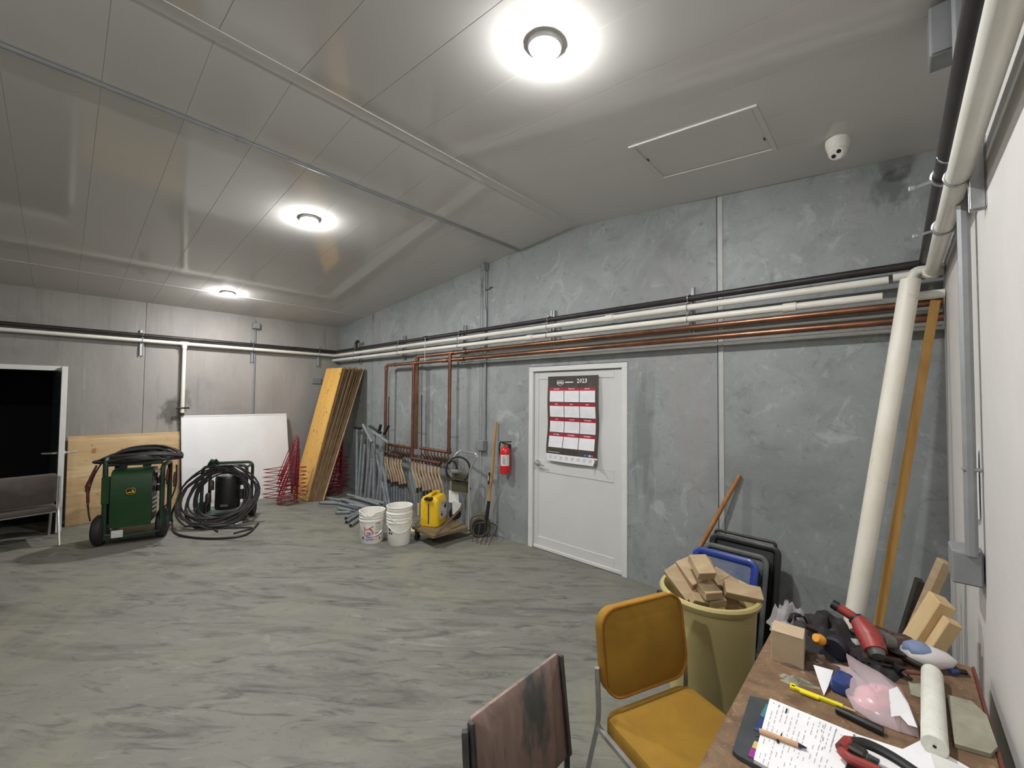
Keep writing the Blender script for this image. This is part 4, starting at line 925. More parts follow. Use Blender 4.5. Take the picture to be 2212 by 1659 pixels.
MB().prism([V((-.035+x, -JD/2-.0035, .14+z)) for x, z in ((-.025, .03), (-.012, .03), (-.006, -.01), (.025, -.004), (.025, -.02), (-.02, -.03))], (0, -.001, 0)).build('corrosion_mark', M_printb, lb, local=True)
for k in range(5): MB().box((.02, -JD/2-.0035, .245+.006*k), (.17-.02*(k % 2), .001, .0025), ch=0).build('text_line', M_printg, lb, local=True)
# pieces behind: tan pad and pale board on the floor
pq = at_z(903, 1118, 0); MB().box((pq.x, pq.y+.1, .1), (.16, .12, .18), rotm(0, 0, .5), .01).build('tan_block', M_lum2, label='small tan foam block on the floor behind the nested pails', category='block')
pq = at_z(908, 1146, .01); MB().box((pq.x, pq.y+.05, .012), (.34, .2, .02), rotm(0, 0, .6)).build('pale_board', M_cream, label='pale flat board on the floor between the pails and cart', category='board')

# ================================================================== PITCHFORK, EXTINGUISHER, CALENDAR
p0 = at_y(1072, 912, YB-.035); p1 = at_z(1053, 1078, .0); yA = YB-.035
s1 = at_y(1051, 1122, 3.53); s0 = at_y(1056, 1082, 3.555); sg = at_y(1062, 1030, 3.585); 
t = thing('pitchfork', 'wooden-handled pitchfork leaning on the back wall left of the extinguisher', 'pitchfork', V((s1.x, s1.y, 0)))
h_ = MB().tube([p0, sg, s0], [.015, .018, .018], 10).build('handle', M_handle, t)
gA, gB = p0.lerp(s0, .70), p0.lerp(s0, .86)
gA = at_y(1059, 1021, 3.59); gB = at_y(1057, 1046, 3.577)
MB().tube([gA, gB], .0215, 10).build('grip_label', M_printb, h_); MB().box((gA+gB)/2+V((0, -.021, 0)), (.012, .004, .07)).build('label_text', M_label, h_)
MB().tube([s0, s1], [.021, .024], 10).build('socket', M_blackpl, t)
base = at_y(1049, 1128, 3.52)
MB().tube([s1, base], .014, 8).build('shank', M_iron, t)
for k, (ex_, ey_) in enumerate(((1021, 1170), (1030, 1173), (1038, 1176), (1047, 1177), (1055, 1178))):
    tip = at_z(ex_, ey_, .006); o_ = rt*(k-2)*.045
    MB().tube(spline([base, base+o_+V((.0, -.02, -.01)), base+o_*1.05+(tip-base)*.45+V((0, .03, .04)), tip], 5), [.007]*10+[.006]*4+[.004]*2, 6).build('tine', M_iron, t)
ec = V((-3.42, YB-.075, 0)); z0, z1 = .79, 1.10
t = thing('fire_extinguisher', 'red fire extinguisher mounted on the back wall left of the door', 'extinguisher', (ec.x, ec.y, z0))
MB().lathe([(.05, z0), (.062, z0+.008), (.064, z0+.02), (.064, z1-.06), (.058, z1-.025), (.04, z1+.0), (.02, z1+.012)], (ec.x, ec.y, 0), None, 28).build('body', M_redx, t)
MB().lathe([(.018, z1+.005), (.018, z1+.03), (.024, z1+.034), (.024, z1+.05)], (ec.x, ec.y, 0), None, 14).build('valve', M_brass, t)
la = math.degrees(math.atan2(-ec.y, -ec.x))
lb = cyl_rect((ec.x, ec.y, 0), .0645, .0645, 1, la-55, la+45, z0+.10, z0+.23, 10).build('label', M_label, t)
for k in range(6): cyl_rect((ec.x, ec.y, 0), .0645, .0645, 1, la-35+(k % 2)*8, la+5-(k % 3)*6, z0+.12+.016*k, z0+.126+.016*k, 4, .0014).build('text_line', M_printb if k % 2 else M_printg, lb)
MB().box((ec.x+.035, ec.y-.01, z1+.068), (.12, .022, .012), rotm(0, -.1, .3)).build('lever', M_blackpl, t); MB().box((ec.x+.03, ec.y-.01, z1+.047), (.10, .02, .01), rotm(0, .12, .3)).build('carry_grip', M_blackpl, t)
MB().tube(spline([(ec.x-.01, ec.y-.02, z1+.05), (ec.x-.06, ec.y-.02, z1+.06), (ec.x-.078, ec.y-.02, z1-.02), (ec.x-.072, ec.y-.01, z1-.12)], 5), .009, 8).build('hose', M_blackpl, t)
MB().box((ec.x, YB-.006, .98), (.05, .012, .3)).build('wall_bracket', M_iron, t)

cal = thing('wall_calendar', 'dark poster calendar for 2023 hanging on the grey door', 'calendar', (-2.52, YB, 1.01))
QX0, QX1, QZ0, QZ1 = -2.843, -2.203, 1.005, 1.93
CYB = YB+.012
def calp(u, v, e=0.0):                                    # u left-right, v bottom-top, slightly wavy sheet
    wv = .012*math.sin(v*10.5+.6)*(1-v*.6)+.008*math.sin(u*4+v*3)*(1-v)
    curl = .09*max(0, (u-.9)/.1)**2*max(0, (.06-v)/.06)
    return V((QX0+(QX1-QX0)*u-.012*math.sin(v*7.5)*(1-v), CYB-.016-wv-curl-e, QZ0+(QZ1-QZ0)*v+curl*.3))
MB().grid(lambda u, v: calp(u, v), 16, 40, .0012, (0, -1, 0)).build('sheet', M_calbg, cal)
MB().grid(lambda u, v: calp(u, v*.088, .0012), 16, 5).build('footer_strip', M_paper, cal)
import calendar as pycal
names = ['JANUARY', 'FEBRUARY', 'MARCH', 'APRIL', 'MAY', 'JUNE', 'JULY', 'AUGUST', 'SEPTEMBER', 'OCTOBER', 'NOVEMBER', 'DECEMBER']
CWd = QX1-QX0; CHt = QZ1-QZ0
def flat_text(body, u, v, size, m, name, parent, align='LEFT', bold=0):
    tb = MB().text(body, size, (0, 0, 0), (1, 0, 0), (0, 1, 0), align, bold)
    tb.v = [calp(u+q.x/CWd, v+q.y/CHt, .004) for q in tb.v]; return tb.build(name, m, parent)
for i in range(12):
    r_, c_ = divmod(i, 3); u0_ = .05+c_*.303; u1_ = u0_+.29; v1_ = .865-r_*.178; v0_ = v1_-.166
    card = MB().grid(lambda u, v: calp(u0_+(u1_-u0_)*u, v0_+(v1_-v0_)*v, .0016), 5, 8).build('month_card', M_paper, cal)
    MB().grid(lambda u, v: calp(u0_+(u1_-u0_)*u, v1_-.036+.036*v, .0028), 5, 2).build('month_header', M_calred, card)
    flat_text(names[i], (u0_+u1_)/2, v1_-.021, .017, M_paper, 'month_name', card, 'CENTER', .0003)
    tb = MB()
    for w_, week in enumerate(pycal.Calendar(6).monthdayscalendar(2023, i+1)):
        for d_, dd in enumerate(week):
            if dd: 
                o = len(tb.v); tb.text(str(dd), .013, ((u0_+.022+d_*.036)*CWd, (v1_-.058-w_*.021)*CHt, 0), (1, 0, 0), (0, 1, 0))
    tb.v = [calp(q.x/CWd, q.y/CHt, .003) for q in tb.v]; tb.build('day_numbers', M_printl, card)
flat_text('2023', .60, .918, .064, M_paper, 'year_text', cal, 'LEFT', .0012)
sh = [(.20, .945), (.265, .952), (.335, .945), (.335, .918), (.325, .905), (.2675, .886), (.21, .905), (.20, .918)]
b = MB(); b.tube([calp(u, v, .004) for u, v in sh], .0022, 4, closed=True); b.build('shield_outline', M_paper, cal)
b = MB(); vs = [calp(u, v, .003) for u, v in ((.2, .936), (.335, .936), (.335, .912), (.2, .912))]; b.add(vs, [(0, 1, 2, 3)]); b.build('shield_band', M_paper, cal)
flat_text('CO-OP', .2675, .9165, .026, M_printb, 'shield_text', cal, 'CENTER', .0006)
for k, (a, b_) in enumerate(((.365, .53),)): MB().add([calp(u, v, .004) for u, v in ((a, .921), (b_, .921), (b_, .933), (a, .933))], [(0, 1, 2, 3)]).build('tagline', M_paper, cal)
MB().add([calp(u, v, .004) for u, v in ((.05, .106), (.29, .106), (.29, .114), (.05, .114))], [(0, 1, 2, 3)]).build('address_line', M_printl, cal)
for k, m in enumerate((M_icb, M_icb, M_icw, M_icp)):
    u = .77+.043*k; MB().add([calp(a, b_, .004) for a, b_ in ((u, .098), (u+.03, .098), (u+.03, .118), (u, .118))], [(0, 1, 2, 3)]).build('social_icon', m, cal)
flat_text('f', .78, .101, .02, M_paper, 'icon_letter', cal)
for k in range(8):
    for q in range(3): MB().add([calp(a, b_, .003) for a, b_ in ((.06+.112*k+.01*(q % 2), .06-.012*q), (.13+.112*k-.012*(q % 3), .06-.012*q), (.13+.112*k-.012*(q % 3), .065-.012*q), (.06+.112*k+.01*(q % 2), .065-.012*q))], [(0, 1, 2, 3)]).build('footer_text', M_printl, cal)

# ================================================================== RIGHT CORNER
pt = at_y(1967, 612, 3.36); pbm = at_y(1845, 1345, 3.2); d_ = (pbm-pt); p0 = pt+d_*((.004-pt.z)/d_.z)
t = thing('leaning_pipe', 'fat white plastic pipe leaning in the right corner against the wall pipes', 'pipe', p0)
un = (pt-p0).normalized(); R = frame_z(un); L = (pt-p0).length; PR = .047
MB().lathe([(PR, 0), (PR, L*.33), (PR, L*.66), (PR, L), (PR-.005, L), (PR-.005, L-.1)], p0+V((0, 0, .02)), R, 28, (True, True)).build('tube', M_wpipe2, t)
pt = at_y(2021, 652, 3.52); pbm = at_y(1899, 1345, 3.42); d_ = (pbm-pt); p0 = pt+d_*((.004-pt.z)/d_.z)
dd = pt-p0; R = frame_z(dd, V((0, 1, 0)))
MB().box((pt+p0)/2+V((0, 0, .01)), (.045, .02, dd.length), R, .002).build('wood_lath', M_lath, label='long yellowish wood lath leaning in the right corner behind the fat pipe', category='lath')
# wooden handled tool behind the trays
p0 = at_y(1598, 1026, YB-.03); p1 = at_y(1530, 1150, 3.52); d_ = p1-p0; p2_ = p0+d_*((.03-p0.z)/d_.z)
t = thing('long_handled_tool', 'brown round wooden handle leaning on the wall behind the blue tray', 'tool', V((p2_.x, p2_.y, 0)))
MB().tube([p0, p2_+(-d_)*.1], [.017, .019], 12).build('handle', M_handle2, t)
MB().box(p2_+V((0, 0, .06)), (.16, .02, .12), rotm(.3, 0, .3)).build('blade', M_iron, t)
# trays
def tray(name, label, TL, TR, BR, m, min_, depth, wd=.05, extra=None):
    TL, TR, BR = V(TL), V(TR), V(BR); ux = (TR-TL); W_ = ux.length; ux.normalize(); uy = (TR-BR); Hh = uy.length; uy.normalize(); uz = ux.cross(uy).normalized(); uy = uz.cross(ux)
    R = Matrix((ux, uy, uz)).transposed(); c = TL+ux*W_/2-uy*Hh/2; c -= uz*depth/2
    t = thing(name, label, 'tray', V((c.x, c.y, 0)), 0, 'plastic trays leaning on the back wall')
    cs = 6; rC = .06
    prof = [(.012, -depth), (.006, -depth*.5), (0, -.012), (0, -.004), (.006, 0), (wd*.6, .002), (wd*.8, -.002), (wd, -.02)]
    MB().pad(W_, Hh, rC, prof, c+uz*depth/2, R, cs).build('shell', m, t)
    MB().pad(W_-2*wd+.006, Hh-2*wd+.006, rC*.5, [(0, -.021), (0, -.019), (.01, -.018)], c+uz*depth/2, R, 4).build('recessed_panel', min_, t)
    return t, c, R, W_, Hh
T1 = at_y(1498, 1176, 3.27), at_y(1640, 1213, 3.27), at_z(1612, 1425, .005)
t, c, R, W_, Hh = tray('plastic_tray', 'blue rimmed plastic tray standing front of the three by the bin', T1[0], T1[1], V((T1[1].x, T1[2].y, .005)), M_blue, M_bluein, .05, .05)
off = V((.045, .085, .02))
t, c, R, W_, Hh = tray('plastic_tray', 'dark grey plastic tray standing between the blue and black trays', T1[0]+off, T1[1]+off, V((T1[1].x+.045, T1[2].y+.085, .005)), M_greytray, M_greytray, .06, .04)
off = V((.06, .19, .07))
t, c, R, W_, Hh = tray('plastic_tray', 'black plastic tray with carry rail, rearmost against the back wall', T1[0]+off, T1[1]+off+V((.04, 0, 0)), V((T1[1].x+.1, T1[2].y+.22, .005)), M_blackpl, M_blackpl, .07, .05)
MB().tube(bend([c+R @ V((-W_*.42, Hh*.45, .02)), c+R @ V((-W_*.42, Hh*.53, .03)), c+R @ V((W_*.42, Hh*.53, .03)), c+R @ V((W_*.42, Hh*.45, .02))], .03), .011, 8).build('carry_rail', M_iron, t)
# ================================================================== BIN WITH OFFCUTS
bc = V((-.735, 2.335, 0)); bh, br, bb = .705, .232, .185
t = thing('waste_bin', 'tall beige round plastic bin full of lumber offcuts behind the mustard chair', 'bin', bc)
MB().lathe([(bb-.01, 0), (bb, .012), (br-.012, bh-.05), (br-.006, bh-.045), (br+.004, bh-.035), (br+.012, bh-.012), (br+.006, bh), (br-.01, bh), (br-.016, bh-.02), (br-.02, bh-.06), (bb-.014, .03)], bc, None, 48).build('body', M_bin, t)
TC = V((.678, -.735, 0)); TR_ = V((.735, .678, 0))
def C8(cx, cy): return 1400+cx/3.77, 1000+cy/3.77
def block(cx, cy, D, axis, facen, dims, label):
    a = V(axis).normalized(); n = (V(facen)-a*V(facen).dot(a)).normalized(); s_ = a.cross(n); R = Matrix((s_, n, a)).transposed()
    MB().box(at_d(*C8(cx, cy), D), dims, R, .002).build('lumber_offcut', M_lum, label=label, category='offcut', group='lumber offcuts in the beige bin')
def ax(r_, c_, z_): return TR_*r_+TC*c_+V((0, 0, z_))
block(268, 975, 2.15, ax(.42, .62, -.6), ax(-.35, .55, .75), (.078, .042, .17), 'lumber offcut at the left side inside the bin')
block(350, 893, 2.15, ax(.28, .75, -.5), ax(-.2, .5, .85), (.088, .05, .14), 'lumber offcut just left of the topmost one')
block(437, 843, 2.08, ax(.06, .84, -.45), ax(.02, .5, .86), (.088, .042, .115), 'topmost pale lumber offcut on the pile in the bin')
block(505, 893, 2.16, ax(.12, .7, -.68), ax(.5, .55, .6), (.04, .05, .15), 'narrow lumber offcut behind and right of the topmost one')
block(612, 965, 2.18, ax(.8, .42, -.45), ax(-.25, .55, .8), (.085, .045, .12), 'lumber offcut slanting down to the right in the bin')
block(770, 1052, 2.08, ax(.96, .22, -.12), ax(-.02, .5, .85), (.075, .042, .17), 'lumber offcut poking out over the right rim of the bin')
block(482, 1022, 2.07, ax(.12, .95, -.2), ax(0, .25, 1), (.085, .04, .12), 'short lumber offcut in the middle, upper of two stacked ends')
block(508, 1080, 2.09, ax(.16, .95, -.22), ax(0, .28, 1), (.085, .04, .13), 'short lumber offcut in the middle, lower of two stacked ends')
block(450, 1122, 2.06, ax(.95, -.1, -.25), ax(0, .5, .8), (.05, .04, .13), 'pale lumber offcut just inside the front rim of the bin')
block(660, 1070, 2.16, ax(.35, .3, -.85), ax(.2, .9, .2), (.088, .045, .17), 'shadowed lumber offcut standing at the right inside the bin')
block(400, 1080, 2.24, ax(.1, .1, -.95), ax(.0, 1, .1), (.088, .045, .26), 'shadowed lumber offcut standing deep in the bin')

# ================================================================== CHAIRS AT THE TABLE
yl, yr = V((-.847, 1.478)), V((-.683, 1.870)); ymid = (yl+yr)/2
chair('side_chair', 'mustard upholstered side chair with square steel frame beside the table', (ymid.x+.0, ymid.y, 0), math.atan2(yr.y-yl.y, yr.x-yl.x), .43, .465, .845, .46, M_mustard, M_mustard, M_steelsq, tilt=.14, th=.055, r=.075, backlow=.05, pip=M_mustd, uprise=.115)
bl, br_ = V((-.868, .786)), V((-.862, 1.178)); bm = (bl+br_)/2
chair('side_chair', 'worn brown-backed side chair nearest the camera, seen from the back edge', (bm.x+.05, bm.y, 0), math.radians(90), .40, .46, .825, .44, M_brownd, M_brown, M_darkmet, tilt=.12, th=.022, r=.012, backlow=.04, uprise=.30, edge=M_darkmet)

# ================================================================== TABLE
TX0, TX1, TY0, TY1, TZ = -.385, .185, .55, 2.21, .76
t = thing('work_table', 'worn particle board work table against the right wall, covered with tools', 'table', ((TX0+TX1)/2, (TY0+TY1)/2, 0))
MB().box(((TX0+TX1)/2, (TY0+TY1)/2, TZ-.016), (TX1-TX0, TY1-TY0, .032), ch=.004).build('tabletop', M_table, t)
MB().box((TX1+.003, (TY0+TY1)/2, TZ-.014), (.008, TY1-TY0, .034), ch=.002).build('edge_band', M_tabred, t)
for x in (TX0+.06, TX1-.05):
    for yy in (TY0+.06, TY1-.08): MB().box((x, yy, (TZ-.032)/2), (.05, .05, TZ-.032)).build('leg', M_darkmet, t)
for yy in (TY0+.06, TY1-.08): MB().box(((TX0+TX1)/2, yy, TZ-.07), (TX1-TX0-.1, .03, .07)).build('apron', M_darkmet, t)
for x in (TX0+.06, TX1-.05): MB().box((x, (TY0+TY1)/2, TZ-.07), (.03, TY1-TY0-.14, .07)).build('apron', M_darkmet, t)
# ================================================================== THINGS ON THE TABLE
def tz(x, y, z=0.0): return at_z(x, y, TZ+z)
def single(b, name, m, label, cat, group=None, **k):
    o = b.build(name, m, label=label, category=cat, **k)
    if group: o['group'] = group
    return o
# cardboard box
p1 = tz(1666, 1425); p2 = tz(1737, 1449); bx = (p2-p1); W_ = bx.length; bx.normalize(); by = V((-bx.y, bx.x, 0)); R = Matrix((bx, by, V((0, 0, 1)))).transposed()
hB = .105; c = p1+bx*W_/2+by*.042+V((0, 0, hB/2))
t = thing('cardboard_box', 'small plain brown cardboard box on the far left of the table', 'box', V((c.x, c.y, TZ)))
MB().box(c, (W_, .084, hB), R, .0015).build('carton', M_card, t)
MB().box(c+V((0, 0, hB/2+.001))-by*.0, (W_-.002, .086, .002), R, .0005).build('lid_flap', M_card, t)
# crumpled bag, dark heap
def heap(cpt, rx, ry, h, seed, n=22, rz=0, lump=.35):
    random.seed(seed); ph = [random.uniform(0, 6.28) for _ in range(10)]
    def fn(u, v):
        a = u*2*math.pi; r_ = v
        k = 1+lump*.5*math.sin(3*a+ph[0])+lump*.35*math.sin(5*a+ph[1])
        x = rx*r_*k*math.cos(a); y_ = ry*r_*k*math.sin(a)
        z = h*(1-r_**2)*(1+lump*math.sin(4*r_*3+2*a+ph[2])+lump*.7*math.sin(7*a+ph[3])*r_)
        q = V((x*math.cos(rz)-y_*math.sin(rz), x*math.sin(rz)+y_*math.cos(rz), max(z, 0)))
        return V(cpt)+q
    b = MB(); b.grid(lambda u, v: fn(u, .02+.98*v), n, 9); return b
cpt = tz(1702, 1362); 
t = thing('plastic_bag', 'crumpled clear plastic bag of dark parts behind the cardboard box', 'bag', cpt)
heap(cpt, .075, .055, .085, 3, 26, .5, .45).build('film', M_film, t)
heap(cpt+V((.01, -.005, .0)), .05, .035, .055, 5, 18, .3).build('dark_contents', M_blackpl, t)
MB().tube(arc(cpt+V((.03, .0, .04)), .035, 0, 360, 18, rt, up)[:-1], .008, 6, closed=True).build('black_ring', M_blackpl, t)
single(heap(tz(1790, 1385), .14, .17, .075, 11, 30, .2), 'dark_cloth', M_cloth, 'black cloth heap in the middle of the far end of the table', 'cloth')
single(heap(tz(1915, 1402), .19, .11, .05, 17, 30, .3), 'work_glove', M_tan, 'crumpled dark brown leather gloves right of the red tool', 'gloves')
single(heap(tz(1878, 1462), .16, .05, .03, 23, 30, 1.2, .3), 'work_glove', M_cloth, 'flat black work glove behind the pink bag', 'glove')
single(heap(tz(1760, 1440), .09, .07, .03, 29, 24, .2, .4), 'dark_rag', M_tan, 'dark brown rag right of the cardboard box', 'rag')
# red power tool lying over the heap
a0 = tz(1797, 1303, .11); a0 = at_d(1797, 1303, 1.62); a1 = at_d(1852, 1338, 1.56); a2 = at_d(1880, 1378, 1.50); a3 = at_d(1892, 1408, 1.46)
t = thing('power_tool', 'red and black hand grinder lying on the dark heap of the table', 'power tool', V((a2.x, a2.y, TZ)))
MB().tube([a0, a0.lerp(a1, .25)], [.017, .019], 12).build('end_cap', M_blackpl, t)
MB().tube([a0.lerp(a1, .2), a1], [.0165, .0175], 12).build('handle', M_toolred, t)
MB().tube([a1-(a1-a0)*.08, a1+(a2-a1)*.2], [.026, .026], 14).build('collar', M_blackpl, t)
MB().tube([a1, a1.lerp(a2, .5), a2, a3], [.026, .034, .04, .034], 14).build('body', M_toolred, t)
MB().tube([a2+rt*.03, a2+rt*.075-up*.015], [.03, .024], 12).build('gear_head', M_toolgrey, t)
MB().tube([a3, a3+(a3-a2)*.35], [.028, .02], 12).build('nose', M_toolgrey, t)
MB().lathe([(.012, 0), (.04, .002), (.04, .006), (.012, .008)], a2+rt*.075-up*.04, frame_z(rt*.3+up), 24).build('guard', M_iron, t)
MB().tube([a2-rt*.03-up*.005, a2-rt*.034], .012, 10).build('side_knob', M_blackpl, t)
# yellow-capped tool, dark spool
p = tz(1776, 1402, .03); t = thing('capped_bottle', 'small bottle with orange cap lying in the dark heap', 'bottle', V((p.x, p.y, TZ)))
dl = (rt*.4+V((.3, .5, .0))).normalized()
MB().lathe([(.017, 0), (.019, .012), (.014, .03)], p+V((0, 0, .03)), frame_z(-dl+V((0, 0, .5))), 14).build('cap', M_orange, t); MB().tube([p+V((0, 0, .03)), p+dl*.08], .014, 10).build('bottle_body', M_iron, t)
p = tz(1806, 1398, .045); single(MB().lathe([(.03, -.018), (.038, -.012), (.038, .012), (.03, .018)], p, frame_z(rt*.8+fw*.5), 18), 'tape_roll', M_spool, 'dark navy tape roll standing beside the orange cap', 'tape roll')
# white folded paper wedge below the red tool
q = [tz(1834, 1378, .05), tz(1846, 1402, .02), tz(1862, 1408, .015), tz(1866, 1388, .05), tz(1850, 1380, .06)]
b = MB(); b.add(q+[p_-V((0, 0, .002)) for p_ in q], [(0, 1, 2, 3, 4), (9, 8, 7, 6, 5)]+[(i, (i+1) % 5, 5+(i+1) % 5, 5+i) for i in range(5)]); single(b, 'paper_scrap', M_paper, 'white folded paper scrap under the red power tool', 'paper')
# loose dark tools right of the heap
for k, (x0_, y0_, x1_, y1_, r_, m, lab, cat) in enumerate(((1925, 1405, 1992, 1440, .012, M_iron, 'dark iron chisel lying under the white plastic case', 'chisel'), (1868, 1415, 1945, 1428, .014, M_tan, 'brown wooden tool handle among the gloves', 'tool'),
      (1955, 1452, 2005, 1458, .006, M_tabred, 'thin reddish stick left of the white tube', 'stick'))):
    single(MB().tube([tz(x0_, y0_, .035), tz(x1_, y1_, .02)], [r_, r_*.7], 8), 'hand_tool' if k < 2 else 'stick', m, lab, cat)
# white plastic case with blue-grey top
pA, pB = tz(1945, 1408, .035), tz(2066, 1430, .03); mid = (pA+pB)/2; dx = (pB-pA); LN = dx.length; R = frame_z(dx)
t = thing('plastic_case', 'white tapered plastic case with blue-grey top at the table corner', 'case', V((mid.x, mid.y, TZ)))
sq = lambda p_, a: V((p_.x*1.0, p_.y*.75, p_.z))
MB().lathe([(.004, 0), (.03, LN*.08), (.048, LN*.3), (.046, LN*.55), (.03, LN*.85), (.006, LN)], pA, R, 20, fn=lambda p_, a: V((p_.x, p_.y*.8, p_.z))).build('shell', M_softwhite, t)
MB().lathe([(.004, LN*.06), (.028, LN*.14), (.040, LN*.32), (.034, LN*.5), (.004, LN*.66)], pA+V((0, 0, .014))-dx.normalized()*.004, R, 20, fn=lambda p_, a: V((p_.x, p_.y*.85, p_.z))).build('top_shell', M_bluegrey, t)
# pink bag
poly = [(1797, 1434, .004), (1812, 1462, .02), (1826, 1490, .024), (1845, 1525, .012), (1884, 1552, .01), (1935, 1574, .008), (1985, 1592, .004), (1983, 1562, .012), (1965, 1522, .02), (1945, 1484, .03), (1900, 1452, .045), (1862, 1432, .05), (1828, 1411, .075), (1836, 1440, .05), (1842, 1442, .04)]
P = [tz(*q) for q in poly]; cen = tz(1895, 1510, .045)
t = thing('pink_bag', 'clear plastic bag of pink powder in the middle of the table', 'bag', V((cen.x, cen.y, TZ)))
n = len(P); ring1 = [cen.lerp(p_, .62)+V((0, 0, .012)) for p_ in P]
low = [V((p_.x, p_.y, max(TZ+.002, p_.z-.012))) for p_ in P]
vs = [cen+V((0, 0, .012))]+ring1+P+low+[V((cen.x, cen.y, TZ+.002))]
fs = [(0, 1+i, 1+(i+1) % n) for i in range(n)]+[(1+i, 1+n+i, 1+n+(i+1) % n, 1+(i+1) % n) for i in range(n)]+[(1+n+i, 1+2*n+i, 1+2*n+(i+1) % n, 1+n+(i+1) % n) for i in range(n)]+[(1+3*n, 1+2*n+(i+1) % n, 1+2*n+i) for i in range(n)]
MB().add(vs, fs).build('film', M_filmp, t, sharp=60)
heap(tz(1893, 1510, .004), .085, .05, .038, 41, 26, .95, .12).build('powder', M_pink, t)
q = [tz(1920, 1490, .052), tz(1938, 1483, .05), tz(1962, 1520, .04), tz(1982, 1572, .02), tz(1962, 1566, .03), tz(1944, 1546, .036), tz(1925, 1548, .04)]
MB().add(q, [(0, 1, 2, 3, 4, 5, 6)]).build('paper_label', M_paper, t)
# white wrapper and blue tape measure
q = [tz(1757, 1436, .04), tz(1800, 1448, .03), tz(1790, 1480, .015), tz(1780, 1502, .004), tz(1772, 1480, .012)]
b = MB(); b.add(q+[p_-V((0, 0, .002)) for p_ in q], [(0, 1, 2, 3, 4), (9, 8, 7, 6, 5)]+[(i, (i+1) % 5, 5+(i+1) % 5, 5+i) for i in range(5)]); single(b, 'wrapper', M_paper, 'white paper wrapper left of the blue tape measure', 'wrapper')
pA = tz(1797, 1512); pB = tz(1828, 1462); ux = (pB-pA).normalized(); c = (pA+pB)/2+V((.008, 0, 0)); R = Matrix((V((ux.y, -ux.x, 0)), ux, V((0, 0, 1)))).transposed()
t = thing('tape_measure', 'blue tape measure case tucked under the pink bag', 'tape measure', V((c.x, c.y, TZ)))
MB().pad(.05, .085, .016, [(.006, 0), (0, .006), (0, .03), (.004, .038), (.012, .041)], V((c.x, c.y, TZ)), R).build('case', M_navy, t)
MB().box(V((c.x, c.y, TZ))+R @ V((.026, -.01, .02)), (.006, .05, .026), R).build('side_grip', M_blackpl, t)
# foil scrap, yellow knife, black marker
single(heap(tz(1720, 1474), .05, .02, .012, 51, 20, .35, .6), 'foil_scrap', M_film if False else M_slab, 'crumpled grey-green scrap beside the yellow knife', 'scrap')
pA, pB = tz(1708, 1483, .006), tz(1822, 1527, .006); dx = pB-pA; R = Matrix((dx.normalized(), V((-dx.y, dx.x, 0)).normalized(), V((0, 0, 1)))).transposed()
t = thing('utility_knife', 'slim bright yellow plastic knife lying near the table edge', 'knife', V(((pA.x+pB.x)/2, (pA.y+pB.y)/2, TZ)))
MB().box((pA+pB)/2, (dx.length, .012, .012), R, .003).build('body', M_yknife, t); MB().box(pA+R @ V((.006, .004, .0)), (.016, .024, .012), R, .003).build('end_hook', M_yknife, t)
MB().box(pA+R @ V((.05, -.007, 0)), (.05, .01, .009), R, .003).build('thumb_slide', M_yknife, t); MB().tube([pB, pB+dx.normalized()*.028], [.004, .003], 6).build('tip', M_tabtan, t)
pA, pB = tz(1806, 1532, .011), tz(1908, 1580, .011)
t = thing('marker', 'thick black marker lying between the notebook and the pink bag', 'marker', V(((pA.x+pB.x)/2, (pA.y+pB.y)/2, TZ)))
MB().tube([pA, pA.lerp(pB, .62)], [.010, .0115], 12).build('barrel', M_blackpl, t); MB().tube([pA.lerp(pB, .62), pB], [.0125, .0115], 12).build('cap', M_blackpl, t)
# clipboard and pages
def slab(P, th, name, m, parent=None, **k):
    b = MB(); b.prism([V(p_) for p_ in P], (0, 0, -th)); return b.build(name, m, parent, **k)
def sg(x, y, z): return at_z(x, y, TZ+z)
t = thing('clipboard_binder', 'slate-black binder under printed white pages at the table front', 'binder', sg(1650, 1600, 0))
slab([sg(1620, 1503, .012), sg(1582, 1620, .012), sg(1592, 1630, .012), sg(1700, 1690, .012), sg(1860, 1740, .012), sg(1900, 1640, .012), sg(1660, 1512, .012)], .011, 'cover', M_slate, t)
for k, (m, q) in enumerate(((M_teal, ((1655, 1520), (1642, 1545), (1650, 1550), (1664, 1524))), (M_navy, ((1640, 1550), (1632, 1575), (1642, 1580), (1650, 1554))), (M_tabtan, ((1630, 1600), (1624, 1614), (1634, 1618), (1640, 1604))), (M_magenta, ((1622, 1616), (1616, 1632), (1628, 1638), (1634, 1620))))):
    slab([sg(x, y, .0145) for x, y in q], .002, 'index_tab', m, t)
pg = [(1663, 1508), (1848, 1584), (1800, 1740), (1628, 1640)]
PG = [sg(x, y, .022) for x, y in pg]
t2 = thing('page_stack', 'stack of white printed pages lying on the slate binder', 'pages', V((PG[3].x, PG[3].y, TZ)))
slab(PG, .009, 'sheets', M_paper, t2)
def pgp(u, v, e=.0006): return PG[0].lerp(PG[1], u).lerp(PG[3].lerp(PG[2], u), v)+V((0, 0, e))
for k in range(14):                                         # printed columns of text, too small to read
    b = MB(); random.seed(100+k); u = .06+.062*k; v = .05
    while v < .93:
        l = random.uniform(.02, .09); 
        if random.random() < .7: b.add([pgp(u, v), pgp(u+.011, v), pgp(u+.011, v+l), pgp(u, v+l)], [(0, 3, 2, 1)])
        v += l+random.uniform(.015, .04)
    b.build('print_column', M_printl, t2, kind='stuff')
